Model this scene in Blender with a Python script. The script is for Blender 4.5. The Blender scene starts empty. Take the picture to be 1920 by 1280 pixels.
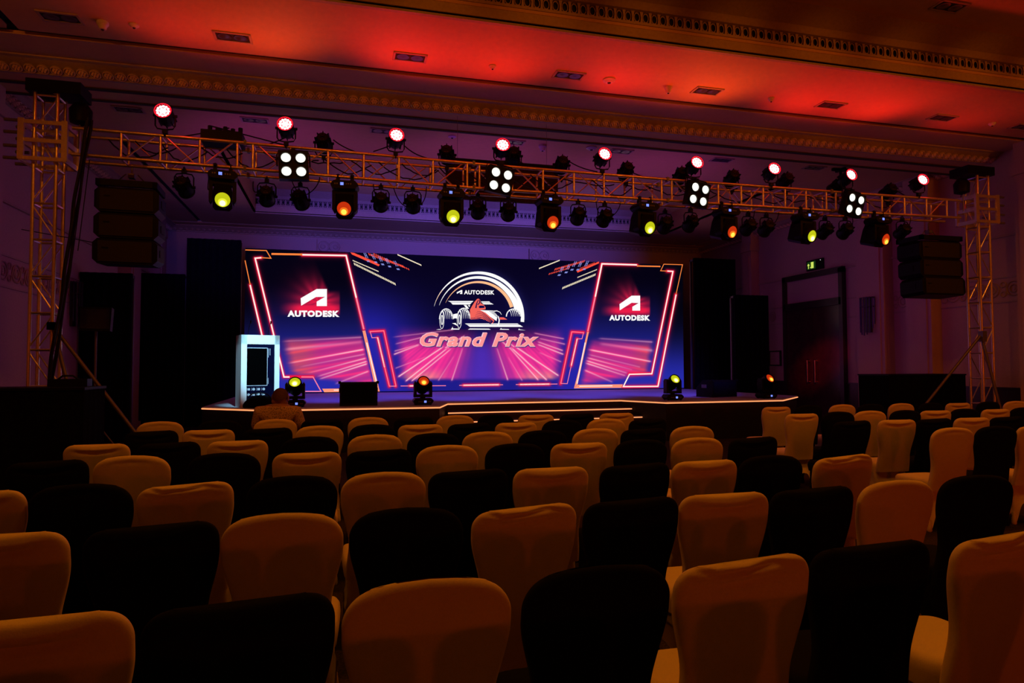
import bpy, bmesh, math, random
import numpy as np
from math import sin, cos, pi, radians, sqrt, atan2
from mathutils import Vector, Matrix

random.seed(7)
SC = bpy.context.scene
COL = SC.collection

# ------------------------------------------------------------------ camera
F, PSI, PIT, ROL, EYE = 1240.0, radians(14.5), radians(2.2), radians(-0.16), 1.55
fwd = Vector((sin(PSI) * cos(PIT), cos(PSI) * cos(PIT), sin(PIT)))
rgt = Vector((cos(PSI), -sin(PSI), 0))
upv = rgt.cross(fwd)
r2 = rgt * cos(ROL) + upv * sin(ROL)
u2 = upv * cos(ROL) - rgt * sin(ROL)
cam_d = bpy.data.cameras.new('camera')
cam_d.sensor_width = 36.0
cam_d.lens = F * 36.0 / 1920.0
cam_d.clip_start, cam_d.clip_end = 0.05, 200
cam = bpy.data.objects.new('camera', cam_d)
COL.objects.link(cam)
cam.matrix_world = Matrix(((r2.x, u2.x, -fwd.x, 0), (r2.y, u2.y, -fwd.y, 0), (r2.z, u2.z, -fwd.z, EYE), (0, 0, 0, 1)))
SC.camera = cam

# ------------------------------------------------------------------ world, exposure
w = bpy.data.worlds.new('dark_room')
SC.world = w
w.use_nodes = True
w.node_tree.nodes['Background'].inputs[0].default_value = (0.5, 0.2, 0.5, 1)
w.node_tree.nodes['Background'].inputs[1].default_value = 0.0015
SC.view_settings.view_transform = 'Standard'
SC.view_settings.look = 'None'
SC.view_settings.exposure = 0.0
SC.view_settings.gamma = 1.0
SC.view_settings.use_curve_mapping = False


def lamp(name, kind, loc, color, energy, target=None, size=0.1, angle=60, blend=0.5):
    d = bpy.data.lights.new(name, kind)
    d.color = color
    d.energy = energy
    if kind == 'AREA':
        d.shape = 'DISK'
        d.size = size
    else:
        d.shadow_soft_size = size
    if kind == 'SPOT':
        d.spot_size = radians(angle)
        d.spot_blend = blend
    o = bpy.data.objects.new(name, d)
    COL.objects.link(o)
    o.location = loc
    if target is not None:
        o.rotation_euler = (Vector(target) - Vector(loc)).to_track_quat('-Z', 'Y').to_euler()
    return o


AMBER = (1.0, 0.235, 0.008)
AMBER2 = (1.0, 0.30, 0.008)
RED = (1.0, 0.022, 0.012)
ORANGE = (1.0, 0.085, 0.008)
BLUE = (0.10, 0.075, 1.0)
PURPLE = (0.50, 0.05, 0.95)
# dimmed warm lamps over the audience: downlights, plus added fill for the mouldings
for x in (-3.2, 0.0, 3.2, 6.4, 9.6, 12.4):
    lamp('warm_house_lamp', 'SPOT', (x, 5.2, 6.4), AMBER, 98 if x > 0 else 84, (x, 5.5, 0), 0.12, 146, 0.12)
for k in range(13):  # narrow unseen spots added only to brighten the mouldings
    x = -4.6 + 1.42 * k
    lamp('moulding_fill', 'SPOT', (x, 3.0, 5.40), AMBER, 175, (x, 10.0, 6.02), 0.15, 21, 1.0)
for x in (-2.0, 2.2, 6.4):
    lamp('warm_house_lamp', 'SPOT', (x, 3.0, 6.4), AMBER2, 108, (x, 3.2, 0), 0.15, 110, 0.6)
lamp('rear_amber_fill', 'SPOT', (4.0, -7.0, 5.2), AMBER, 9, (4.0, 4.0, 0.6), 0.6, 80, 0.8)  # added amber fill from behind, lifts the chair backs
# red par cans on the truss, thrown up over the audience
RPX = (-2.15, -0.85, 0.78, 2.4, 4.05, 5.8, 7.4, 9.1, 10.75)
for i, x in enumerate(RPX):
    c = (RED, ORANGE, RED, RED, RED, ORANGE, RED, RED, RED)[i]
    e = (34, 62, 88, 75, 80, 92, 76, 80, 30)[i]
    lamp('red_par_beam', 'SPOT', (x, 9.62, 4.98), c, e * .66, (x + (-.3 if i % 2 else .3), 8.75, 6.1), 0.06, 142, 1.0)
    lamp('red_par_spill', 'POINT', (x, 9.60, 4.96), (1.0, 0.02, 0.03), 1.1, None, 0.09)
# red light from behind; row of unseen spots added to straighten chair shadows
for k, x in enumerate((-2.0, 0.6, 3.2, 5.8, 8.4, 11.0)):
    lamp('unseen_red_spot', 'SPOT', (x, -8.5, 2.2), (1.0, 0.085, 0.005), (14, 60, 120, 165, 220, 200)[k], (x + 1.2, 5, 1.1), 0.10, 80, 0.9)
# blue wash from the truss pars onto the stage and back wall
for x in (-0.2, 2.6, 5.4, 8.2):
    lamp('blue_stage_wash', 'SPOT', (x, 10.35, 4.0), BLUE, 3400, (x + 0.3, 18.2, 0.8), 0.1, 42, 1.0)
for x in (-2.6, 1.0, 4.0, 7.0):
    lamp('blue_back_wash', 'SPOT', (x, 12.4, 4.2), BLUE, 1900 if x > 0 else 560, (x, 21.8, 5.6), 0.2, 46, 1.0)
# cool white special on the lectern
lamp('lectern_special', 'SPOT', (-1.2, 10.3, 4.1), (0.34, 0.78, 1.0), 1350, (-1.45, 13.0, 1.66), 0.05, 20, 0.6)
# added magenta fill for the purple on walls and ceiling behind the truss
for x in (-1.5, 2.5, 6.5):
    lamp('magenta_fill', 'SPOT', (x, 12.2, 2.9), PURPLE, 110, (x + 0.5, 14.6, 6.5), 0.2, 96, 1.0)
lamp('magenta_fill', 'SPOT', (6.5, 12.0, 3.6), PURPLE, 60, (13.3, 15.0, 2.6), 0.2, 75, 0.8)
lamp('magenta_fill', 'SPOT', (-0.6, 11.4, 3.6), PURPLE, 24, (-5.2, 12.9, 3.0), 0.2, 85, 0.8)
lamp('door_red_fill', 'SPOT', (9.6, 10.6, 4.3), (1.0, 0.01, 0.03), 900, (13.3, 16.15, 1.6), 0.1, 12, 0.9)  # added red spot, stands in for the red reflection on the door


# ------------------------------------------------------------------ pixel rays used to read real positions off the photograph
def ray(x, y):
    a, b = (x - 960.0) / F, (y - 640.0) / F
    return r2 * a - u2 * b + fwd


def on_y(x, y, Y):
    d = ray(x, y)
    return Vector((0, 0, EYE)) + d * (Y / d.y)


def on_z(x, y, Z):
    d = ray(x, y)
    return Vector((0, 0, EYE)) + d * ((Z - EYE) / d.z)


def to_px(P):
    v = Vector(P) - Vector((0, 0, EYE))
    z = v.dot(fwd)
    return 960 + F * v.dot(r2) / z, 640 - F * v.dot(u2) / z


# ------------------------------------------------------------------ materials
def lin(c):
    return tuple((v / 255.0 / 12.92) if v <= 10 else (((v / 255.0) + 0.055) / 1.055) ** 2.4 for v in c)


MATS = {}


def mat(name, color, rough=0.6, metal=0.0, noise=None, bump=0.0, scale=20.0, spec=None):
    """diffuse/metal material; colour varied by object-space noise"""
    if name in MATS:
        return MATS[name]
    m = bpy.data.materials.new(name)
    m.use_nodes = True
    nt = m.node_tree
    b = nt.nodes['Principled BSDF']
    b.inputs['Roughness'].default_value = rough
    b.inputs['Metallic'].default_value = metal
    if spec is not None:
        b.inputs['Specular IOR Level'].default_value = spec
    b.inputs['Base Color'].default_value = (*color, 1)
    if noise or bump:
        tc = nt.nodes.new('ShaderNodeTexCoord')
        n = nt.nodes.new('ShaderNodeTexNoise')
        n.inputs['Scale'].default_value = scale
        n.inputs['Detail'].default_value = 4
        nt.links.new(tc.outputs['Object'], n.inputs['Vector'])
        if noise:
            r = nt.nodes.new('ShaderNodeValToRGB')
            lo = tuple(v * (1 - noise) for v in color)
            hi = tuple(min(1, v * (1 + noise)) for v in color)
            r.color_ramp.elements[0].color = (*lo, 1)
            r.color_ramp.elements[1].color = (*hi, 1)
            r.color_ramp.elements[0].position = 0.3
            r.color_ramp.elements[1].position = 0.7
            nt.links.new(n.outputs['Fac'], r.inputs['Fac'])
            nt.links.new(r.outputs['Color'], b.inputs['Base Color'])
        if bump:
            bm_ = nt.nodes.new('ShaderNodeBump')
            bm_.inputs['Strength'].default_value = bump
            bm_.inputs['Distance'].default_value = 0.01
            nt.links.new(n.outputs['Fac'], bm_.inputs['Height'])
            nt.links.new(bm_.outputs['Normal'], b.inputs['Normal'])
    MATS[name] = m
    return m


def glow(name, rgb255, strength=1.0, sample=False):
    if name in MATS:
        return MATS[name]
    m = bpy.data.materials.new(name)
    m.use_nodes = True
    nt = m.node_tree
    nt.nodes.clear()
    e = nt.nodes.new('ShaderNodeEmission')
    o = nt.nodes.new('ShaderNodeOutputMaterial')
    e.inputs['Color'].default_value = (*lin(rgb255), 1)
    e.inputs['Strength'].default_value = strength
    nt.links.new(e.outputs[0], o.inputs['Surface'])
    if not sample:
        try:
            m.cycles.emission_sampling = 'NONE'
        except Exception:
            pass
    MATS[name] = m
    return m


CREAM = mat('cream_spandex', (0.62, 0.52, 0.38), 0.75, 0, 0.05, 0.12, 260, 0.2)
BLACKCLOTH = mat('black_spandex', (0.006, 0.006, 0.006), 0.9, 0, 0.2, 0.1, 260, 0.05)
TRUSSM = mat('truss_aluminium', (0.70, 0.62, 0.46), 0.30, 0.85, 0.08, 0.05, 40)
STEEL = mat('dull_steel', (0.16, 0.15, 0.14), 0.5, 0.7, 0.1, 0.0, 30)
BLACK = mat('black_plastic', (0.004, 0.0036, 0.0036), 0.5, 0, 0.2, 0.05, 60, 0.14)
BLACKM = mat('matt_black_drape', (0.004, 0.004, 0.006), 0.95, 0, 0.3, 0.2, 12, 0.05)
CABLE = mat('black_rubber_cable', (0.008, 0.008, 0.008), 0.6, 0, 0.2, 0.0, 50, 0.2)
PLASTER = mat('painted_plaster', (0.60, 0.38, 0.14), 0.7, 0, 0.04, 0.06, 9)
WALLP = mat('wall_covering', (0.50, 0.35, 0.24), 0.75, 0, 0.06, 0.15, 45)
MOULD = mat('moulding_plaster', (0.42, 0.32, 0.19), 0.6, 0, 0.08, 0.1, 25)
DARKGAP = mat('dark_slot', (0.02, 0.017, 0.015), 0.8, 0, 0.2, 0, 20)
DADO = mat('dark_wood_dado', (0.030, 0.016, 0.012), 0.35, 0, 0.3, 0.05, 14)
CARPET = mat('dark_carpet', (0.035, 0.025, 0.022), 0.95, 0, 0.5, 0.3, 70, 0.05)
STAGECARPET = mat('stage_carpet', (0.33, 0.31, 0.36), 0.9, 0, 0.12, 0.4, 60, 0.1)
STAGEFRONT = mat('stage_skirt_black', (0.012, 0.010, 0.012), 0.5, 0, 0.2, 0.05, 20, 0.3)
DOORWOOD = mat('door_wood_lacquer', (0.055, 0.020, 0.018), 0.22, 0, 0.25, 0.03, 6)
BRASS = mat('brass_handle', (0.45, 0.33, 0.16), 0.3, 1.0)
LECTERNW = mat('white_lectern', (0.80, 0.82, 0.84), 0.35, 0, 0.02, 0, 10)
GLASSDARK = mat('dark_lens_glass', (0.012, 0.012, 0.014), 0.12)
LEDBLUE = glow('blue_display', (120, 140, 255), 1.3)


# ------------------------------------------------------------------ mesh building
class MB:
    def __init__(s):
        s.v, s.f, s.mi = [], [], []

    def add(s, verts, faces, M=None, mi=0):
        b = len(s.v)
        for p in verts:
            p = Vector(p)
            s.v.append(tuple(M @ p) if M is not None else tuple(p))
        for f in faces:
            s.f.append(tuple(b + i for i in f))
            s.mi.append(mi)
        return s

    def box(s, x0, x1, y0, y1, z0, z1, M=None, mi=0):
        return s.add([(x0, y0, z0), (x1, y0, z0), (x1, y1, z0), (x0, y1, z0), (x0, y0, z1), (x1, y0, z1), (x1, y1, z1), (x0, y1, z1)],
                     [(0, 3, 2, 1), (4, 5, 6, 7), (0, 1, 5, 4), (1, 2, 6, 5), (2, 3, 7, 6), (3, 0, 4, 7)], M, mi)

    def tube(s, a, b, r, n=8, cap=True, r1=None, mi=0):
        a, b = Vector(a), Vector(b)
        q = (b - a).to_track_quat('Z', 'Y').to_matrix()
        L = (b - a).length
        r1 = r if r1 is None else r1
        vs = []
        for k in range(n):
            t = 2 * pi * k / n
            vs.append(a + q @ Vector((r * cos(t), r * sin(t), 0)))
        for k in range(n):
            t = 2 * pi * k / n
            vs.append(a + q @ Vector((r1 * cos(t), r1 * sin(t), L)))
        fs = [(k, (k + 1) % n, n + (k + 1) % n, n + k) for k in range(n)]
        if cap:
            fs += [tuple(range(n - 1, -1, -1)), tuple(range(n, 2 * n))]
        return s.add(vs, fs, None, mi)

    def path(s, pts, r, n=6):
        pts = [Vector(p) for p in pts]
        rings = []
        up = Vector((0.3, 0.2, 1)).normalized()
        for i, p in enumerate(pts):
            t = (pts[min(i + 1, len(pts) - 1)] - pts[max(i - 1, 0)]).normalized()
            a = t.cross(up)
            if a.length < 1e-3:
                a = t.cross(Vector((1, 0, 0)))
            a.normalize()
            b = t.cross(a)
            rings.append([p + (a * cos(2 * pi * k / n) + b * sin(2 * pi * k / n)) * r for k in range(n)])
        return s.loft(rings)

    def loft(s, rings, cap=True, M=None, mi=0):
        n = len(rings[0])
        vs = [p for r in rings for p in r]
        fs = []
        for i in range(len(rings) - 1):
            for k in range(n):
                fs.append((i * n + k, i * n + (k + 1) % n, (i + 1) * n + (k + 1) % n, (i + 1) * n + k))
        if cap:
            fs += [tuple(range(n - 1, -1, -1)), tuple((len(rings) - 1) * n + k for k in range(n))]
        return s.add(vs, fs, M, mi)

    def lathe(s, prof, n=16, M=None, cap=True, mi=0):
        return s.loft([[Vector((r * cos(2 * pi * k / n), r * sin(2 * pi * k / n), z)) for k in range(n)] for r, z in prof], cap, M, mi)

    def prism(s, poly, y0, y1, M=None, mi=0):
        """poly of (x, z), extruded along y"""
        n = len(poly)
        vs = [(x, y0, z) for x, z in poly] + [(x, y1, z) for x, z in poly]
        fs = [tuple(range(n)), tuple(range(2 * n - 1, n - 1, -1))] + [(k, n + k, n + (k + 1) % n, (k + 1) % n) for k in range(n)]
        return s.add(vs, fs, M, mi)

    def torus(s, R, r, n=16, m=6, M=None, sx=1.0, sz=1.0):
        """ring in the xz plane"""
        vs, fs = [], []
        for i in range(n):
            t = 2 * pi * i / n
            for j in range(m):
                q = 2 * pi * j / m
                rr = R + r * cos(q)
                vs.append((rr * cos(t) * sx, r * sin(q), rr * sin(t) * sz))
        for i in range(n):
            for j in range(m):
                fs.append((i * m + j, ((i + 1) % n) * m + j, ((i + 1) % n) * m + (j + 1) % m, i * m + (j + 1) % m))
        return s.add(vs, fs, M)

    def mesh(s, name, m, smooth=None):
        me = bpy.data.meshes.new(name)
        me.from_pydata([tuple(p) for p in s.v], [], s.f)
        for x in (m if isinstance(m, (list, tuple)) else [m]):
            me.materials.append(x)
        if isinstance(m, (list, tuple)):
            me.polygons.foreach_set('material_index', s.mi)
        bm = bmesh.new()
        bm.from_mesh(me)
        bmesh.ops.recalc_face_normals(bm, faces=bm.faces)
        bm.to_mesh(me)
        bm.free()
        if smooth:
            me.shade_smooth()
            me.set_sharp_from_angle(angle=radians(smooth))
        me.update()
        return me

    def build(s, name, m, parent=None, smooth=None, loc=None):
        return link(name, s.mesh(name, m, smooth), parent, loc)


def link(name, me, parent=None, loc=None):
    o = bpy.data.objects.new(name, me)
    COL.objects.link(o)
    if parent is not None:
        o.parent = parent
    if loc is not None:
        o.location = loc
    return o


def thing(name, label, cat, loc=(0, 0, 0), rz=0.0, group=None):
    o = bpy.data.objects.new(name, None)
    o.empty_display_size = 0.1
    COL.objects.link(o)
    o.location = loc
    o.rotation_euler = (0, 0, rz)
    return tag(o, label, cat, group)


def tag(o, label, cat, group=None):
    o['label'] = label
    o['category'] = cat
    if group:
        o['group'] = group
    return o


def struct(o):
    o['kind'] = 'structure'
    return o


def copy_tree(o, parent=None):
    c = o.copy()
    COL.objects.link(c)
    if parent is not None:
        c.parent = parent
        c.matrix_parent_inverse = o.matrix_parent_inverse
    for ch in list(o.children):
        copy_tree(ch, c)
    return c


ORD = ['first', 'second', 'third', 'fourth', 'fifth', 'sixth', 'seventh', 'eighth', 'ninth', 'tenth', 'eleventh', 'twelfth',
       'thirteenth', 'fourteenth', 'fifteenth', 'sixteenth', 'seventeenth', 'eighteenth', 'nineteenth', 'twentieth'] + \
      ['twenty-' + q for q in ('first', 'second', 'third', 'fourth', 'fifth', 'sixth', 'seventh', 'eighth', 'ninth')]

# ================================================================== ROOM
XL, XR, YB, YR = -5.3, 13.35, 22.6, -11.0
ZS, ZC = 6.0, 6.6
struct(MB().box(XL - .2, XR + .2, YR - .2, YB + .2, -0.1, 0).build('floor', CARPET))
struct(MB().box(XL - .3, XL, YR, YB, 0, 7).build('wall_left', WALLP))
struct(MB().box(XR, XR + .3, YR, YB, 0, 7).build('wall_right', WALLP))
struct(MB().box(XL - .3, XR + .3, YB, YB + .3, 0, 7).build('wall_back', WALLP))
struct(MB().box(XL - .3, XR + .3, YR - .3, YR, 0, 7).build('wall_rear', WALLP))

# ceiling: soffits at 6.0 m, raised coffers at 6.6 m, dark slots between the soffit boards
cl = MB()
FA, GR, HD0, HD1 = 8.13, 9.95, 10.95, 11.76
cl.box(XL, XR, YR, FA, ZC, ZC + .2)                       # audience coffer
gx = -4.2


def soffit(y0, y1, x0=XL, x1=XR):
    cl.box(x0, x1, y0, y1, ZS, ZS + .05)


soffit(FA, GR - .07, gx + .07)
soffit(FA, GR - .07, XL, gx - .07)
soffit(GR + .07, HD0 + .2)
cl.box(XL, XR, FA, HD0 + .2, ZS + .16, ZS + .2)
# bay behind the header
cl.box(XL, XR, HD1 - .1, YB, ZC, ZC + .2)
soffit(HD1 - .1, 14.1)
soffit(20.0, 21.75, gx + .07, 12.53)
soffit(21.89, YB)
soffit(14.1, 20.0, gx + .07, -2.4)
soffit(14.1, 21.75, XL, gx - .07)
soffit(14.1, 20.0, 10.5, 12.53)
soffit(14.1, 21.75, 12.67, XR)
cl.box(-2.45, -2.4, 14.1, 20, ZS, ZC)
cl.box(10.5, 10.55, 14.1, 20, ZS, ZC)
cl.box(-2.4, 10.5, 14.05, 14.1, ZS, ZC)
struct(cl.build('ceiling', PLASTER))
struct(MB().box(XL, XR, GR - .1, GR + .1, ZS + .10, ZS + .14).box(gx - .1, gx + .1, FA, GR, ZS + .10, ZS + .14)
       .box(gx - .1, gx + .1, 14.1, 21.8, ZS + .1, ZS + .14).box(12.5, 12.7, 14.1, 21.8, ZS + .1, ZS + .14)
       .box(XL, XR, 21.7, 21.95, ZS + .10, ZS + .14).build('ceiling_slot', DARKGAP))


# fascia with open oval frieze at the near edge of the red soffit
def fascia(y, name, x0, x1, lift=0.0):
    t = MB()
    t.box(x0, x1, y, y + .06, ZS - .03, ZS + .02)
    t.box(x0, x1, y - .02, y + .06, ZS + .02, ZS + .055)
    t.box(x0, x1, y + .01, y + .06, ZS + .055, ZS + .20)
    t.box(x0, x1, y - .02, y + .06, ZS + .20, ZS + .235)
    # cove above the oval band
    t.loft([[(x0, y + .06, ZS + .40), (x1, y + .06, ZS + .40), (x1, y - .03, ZS + .40), (x0, y - .03, ZS + .40)],
            [(x0, y + .06, ZS + .47), (x1, y + .06, ZS + .47), (x1, y - .10, ZS + .47), (x0, y - .10, ZS + .47)],
            [(x0, y + .06, ZS + .60), (x1, y + .06, ZS + .60), (x1, y - .42, ZS + .60), (x0, y - .42, ZS + .60)]])
    o = struct(t.build(name, MOULD))
    MB().box(x0, x1, y + .10, y + .14, ZS + .2, ZS + .42).build('frieze_backing', DARKGAP, o)
    return o


tr1 = fascia(FA, 'trim_1', XL, XR)
ov = MB().torus(.040, .006, 12, 5, None, 1.0, 1.55).mesh('oval', MOULD, 60)
dv = MB().prism([(-.022, -.085), (.022, -.085), (.010, 0), (.024, .085), (-.024, .085), (-.010, 0)], 0, .03).mesh('divider', MOULD)
x = 0.9
while x < XR - .1:
    link('oval', ov, tr1, (x, FA + .035, ZS + .325))
    link('divider', dv, tr1, (x + .065, FA + .02, ZS + .318))
    x += .13
MB().box(XL, 0.85, FA + .03, FA + .06, ZS + .235, ZS + .40).build('frieze_panel', MOULD, tr1)


# crown moulding with rosettes
def rosette_mesh(n=12):
    b = MB()
    b.lathe([(.080, 0), (.080, .026), (.066, .034), (.058, .014)], n)
    for k in range(6):
        t = 2 * pi * k / 6
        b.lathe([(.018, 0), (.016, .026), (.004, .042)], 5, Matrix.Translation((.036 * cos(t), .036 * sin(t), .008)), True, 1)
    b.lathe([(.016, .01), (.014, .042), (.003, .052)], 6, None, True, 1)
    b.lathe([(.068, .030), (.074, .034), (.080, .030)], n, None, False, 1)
    return b.mesh('rosette', [MOULD, RELIEF_LIT], 50)


RELIEF_LIT = mat('rosette_lit_relief', (0.85, 0.62, 0.34), 0.5, 0, 0.1, 0.05, 40)  # lighter tone paints in the light on petals and ring edges
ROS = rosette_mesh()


def crown(name, p0, p1, out, drop=.15, depth=.26, wall=True, count=True, pitch=.168):
    """crown moulding from p0 to p1 at soffit level, sloping from the soffit (away by depth) down to the wall"""
    p0, p1 = Vector(p0), Vector(p1)
    d = (p1 - p0).normalized()
    out = Vector(out)
    prof = [(depth + .06, 0), (depth + .06, -.02), (depth, -.03), (.05, -drop + .02), (.05, -drop - .02), (0, -drop - .02), (0, 0)]
    rings = [[q + out * a + Vector((0, 0, b)) for a, b in prof] for q in (p0, p1)]
    o = struct(MB().loft(rings).build(name, MOULD))
    sl = Vector((0, 0, -drop + .05)) - out * (depth - .05)
    nrm = d.cross(sl).normalized()
    if nrm.z > 0:
        nrm = -nrm
    M = Matrix((d, nrm.cross(d), nrm)).transposed().to_4x4()
    L = (p1 - p0).length
    k = 0
    stuff = MB()
    while (k + .5) * pitch < L:
        pos = p0 + d * ((k + .5) * pitch) + out * (depth / 2 - .01) + Vector((0, 0, -drop / 2 - .035))
        MM = Matrix.Translation(pos) @ M
        if count:
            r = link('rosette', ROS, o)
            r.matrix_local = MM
        else:
            stuff.lathe([(.07, 0), (.06, .02), (.03, .012), (.012, .03)], 8, MM)
        k += 1
    if not count:
        s = stuff.build('rosettes', MOULD, o)
        s['kind'] = 'stuff'
    return o


crown('trim_2', (XL, HD0, ZS), (XR, HD0, ZS), (0, -1, 0))
hd = MB()
hd.box(XL, XR, HD0, HD1, 5.83, ZS)
struct(hd.build('trim_3', PLASTER))
struct(MB().box(XL, XR, 11.22, 11.31, 5.812, 5.832).box(XL, XR, 11.70, 11.77, 5.812, 5.832).build('trim_4', DARKGAP))
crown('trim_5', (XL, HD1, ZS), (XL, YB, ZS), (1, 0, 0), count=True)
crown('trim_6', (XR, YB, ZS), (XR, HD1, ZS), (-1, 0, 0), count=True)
crown('trim_7', (XL, YB, ZS), (XR, YB, ZS), (0, -1, 0), count=False)
tr8 = fascia(20.0, 'trim_8', -2.4, 10.5)
fr = MB()
x = -2.3
while x < 10.45:
    fr.torus(.040, .007, 8, 4, Matrix.Translation((x, 20.035, ZS + .325)), 1.0, 1.5)
    fr.box(x + .045, x + .085, 20.02, 20.05, ZS + .235, ZS + .40)
    x += .13
f2 = fr.build('oval_frieze', MOULD, tr8)
f2['kind'] = 'stuff'

# dado, picture rail, frieze and pilasters on the side walls
for side, xw, s in (('left', XL, 1), ('right', XR, -1)):
    segs = [(YR, YB)] if side == 'left' else [(YR, 15.1), (17.65, YB)]
    b = MB()
    for a, c in segs:
        b.box(min(xw, xw + s * .04), max(xw, xw + s * .04), a, c, 0, 1.06)
        b.box(min(xw, xw + s * .06), max(xw, xw + s * .06), a, c, 1.06, 1.10)
        b.box(min(xw, xw + s * .06), max(xw, xw + s * .06), a, c, 0, .16)
    struct(b.build('baseboard_' + side, DADO))
    rl = MB()
    for a, c in segs if side == 'left' else [(YR, 15.1), (17.7, YB)]:
        rl.box(min(xw, xw + s * .05), max(xw, xw + s * .05), a, c, 4.22, 4.26)
        rl.box(min(xw, xw + s * .025), max(xw, xw + s * .025), a, c, 3.37, 3.40)
        rl.box(min(xw, xw + s * .025), max(xw, xw + s * .025), a, c, 2.86, 2.89)
    o = struct(rl.build('trim_9' if side == 'left' else 'trim_10', MOULD))
    # scroll relief between the two fillets
    sc = MB()
    rnd = random.Random(3)
    yy = 8.2
    while yy < YB - .4:
        if side == 'left' or not (14.6 < yy < 18.0):
            M = Matrix.Translation((xw + s * .012, yy, 3.13)) @ Matrix.Rotation(pi / 2, 4, 'Z')
            sc.torus(.15, .014, 14, 4, M)
            sc.torus(.08, .016, 10, 4, M)
            sc.lathe([(.035, 0), (.03, .02), (.008, .03)], 7, M @ Matrix.Rotation(-s * pi / 2, 4, 'X'))
            for q in (-1, 1):
                M2 = M @ Matrix.Translation((.22, 0, .10 * q))
                sc.torus(.055, .012, 9, 4, M2)
        yy += .46
    r = sc.build('scroll_relief', MOULD, o, 50)
    r['kind'] = 'stuff'

k = 11
for xw, s, ys in ((XR, -1, [(19.0, 19.5), (13.55, 14.45), (12.2, 12.9), (9.4, 10.2), (6.5, 7.3)]), (XL, 1, [(18.0, 18.8), (20.6, 21.2), (10.9, 11.6)])):
    for a, c in ys:
        b = MB()
        dpt = .30
        xa, xb = sorted((xw, xw + s * dpt))
        b.box(xa, xb, a, c, 0, ZS)
        xa, xb = sorted((xw, xw + s * (dpt + .05)))
        b.box(xa, xb, a - .04, c + .04, 5.35, 5.55).box(xa, xb, a - .03, c + .03, 0, .2)
        xa, xb = sorted((xw + s * dpt, xw + s * (dpt + .03)))
        b.box(xa, xb, a + .1, c - .1, 1.2, 5.2)
        struct(b.build('trim_%d' % k, WALLP))
        k += 1
# framed panels and scroll capitals of the back wall
bw = MB()
for x0, x1 in ((-4.6, -.9), (.1, 6.3), (7.4, 12.6)):
    bw.box(x0, x1, YB - .05, YB, 5.32, 5.37).box(x0, x1, YB - .05, YB, 1.3, 1.35)
    bw.box(x0, x0 + .05, YB - .05, YB, 1.3, 5.37).box(x1 - .05, x1, YB - .05, YB, 1.3, 5.37)
for xc in (-.4, 6.85):
    bw.box(xc - .38, xc + .38, YB - .12, YB, 0, 5.75)
    for q in (-1, 1):
        bw.torus(.16, .025, 14, 5, Matrix.Translation((xc + q * .17, YB - .15, 5.52)))
        bw.torus(.10, .022, 12, 5, Matrix.Translation((xc + q * .12, YB - .15, 5.25)))
        bw.torus(.06, .02, 10, 5, Matrix.Translation((xc + q * .2, YB - .15, 5.52)))
struct(bw.build('trim_%d' % k, WALLP))

# double door with transom in the right wall
dr = bpy.data.objects.new('door_1', None)
COL.objects.link(dr)
struct(dr)
dy0, dy1, xd = 15.2, 17.6, XR - .02
fr_ = MB()
fr_.box(xd - .12, xd + .03, dy0 - .06, dy0 + .08, 0, 4.25).box(xd - .12, xd + .03, dy1 - .08, dy1 + .06, 0, 4.25)
fr_.box(xd - .12, xd + .03, dy0 - .06, dy1 + .06, 4.12, 4.28).box(xd - .12, xd + .03, dy0, dy1, 3.24, 3.44)
fr_.build('door_frame', DADO, dr)
MB().box(xd - .04, xd + .02, dy0 + .08, dy1 - .08, 3.44, 4.12).build('transom', WALLP, dr)
ym = (dy0 + dy1) / 2
for a, c, hy in ((dy0 + .08, ym - .005, ym - .16), (ym + .005, dy1 - .08, ym + .16)):
    lf = MB().box(xd - .06, xd, a, c, .01, 3.24)
    L = lf.build('door_leaf', DOORWOOD, dr)
    h = MB()
    h.tube((xd - .14, hy, 1.08), (xd - .14, hy, 1.72), .018, 8)
    for z in (1.1, 1.7):
        h.tube((xd - .05, hy, z), (xd - .14, hy, z), .016, 8)
        h.box(xd - .07, xd - .055, hy - .05, hy + .05, z - .05, z + .05)
    h.build('door_handle', BRASS, L, 50)

# ================================================================== STAGE
ZT = 0.82
st = thing('stage', 'black-skirted stage platform with pale carpet and LED-edged steps', 'stage', (0, 0, 0))
OUT = [(-2.5, 13.4), (-1.32, 12.45), (1.8, 12.4), (2.12, 13.5), (6.05, 13.72), (6.56, 12.55), (9.45, 12.68), (10.85, 14.0), (10.88, 19.9), (-2.58, 19.9)]


def ring_z(poly, z):
    return [Vector((x, y, z)) for x, y in poly]


dk = MB().loft([ring_z(OUT, ZT - .05), ring_z(OUT, ZT)])
dk.build('deck', STAGECARPET, st)
ins = [(x, y + .02) for x, y in OUT]
MB().loft([ring_z(ins, .0), ring_z(ins, ZT - .05)], True).build('skirt', STAGEFRONT, st)
LEDO = glow('orange_led_tape', (255, 150, 95), 1.5)
STEPM = mat('dark_navy_step_carpet', (0.045, 0.035, 0.08), 0.9, 0, 0.2, 0.3, 60, 0.05)


def strip(a, b, z):
    ax, ay = a
    bx, by = b
    MB().tube((ax, ay, z), (bx, by, z), .012, 6).build('led_strip', LEDO, st)


for i in range(0, 7):
    a, b = OUT[i], OUT[i + 1]
    strip((a[0], a[1] - .012), (b[0], b[1] - .012), ZT - .03)
for i in range(1, 5):
    z = ZT - .165 * i
    y0, y1 = 13.5 - .27 * i, 13.72 - .27 * i
    xa, xb = 2.12 - .03 * i, 6.05 + .14 * i
    p = [(xa, y0), (xb, y1), (xb, y1 + .29), (xa, y0 + .29)]
    MB().loft([ring_z(p, 0.0), ring_z(p, z)]).build('step', STEPM, st)
    strip((xa, y0 - .012), (xb, y1 - .012), z - .03)

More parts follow.
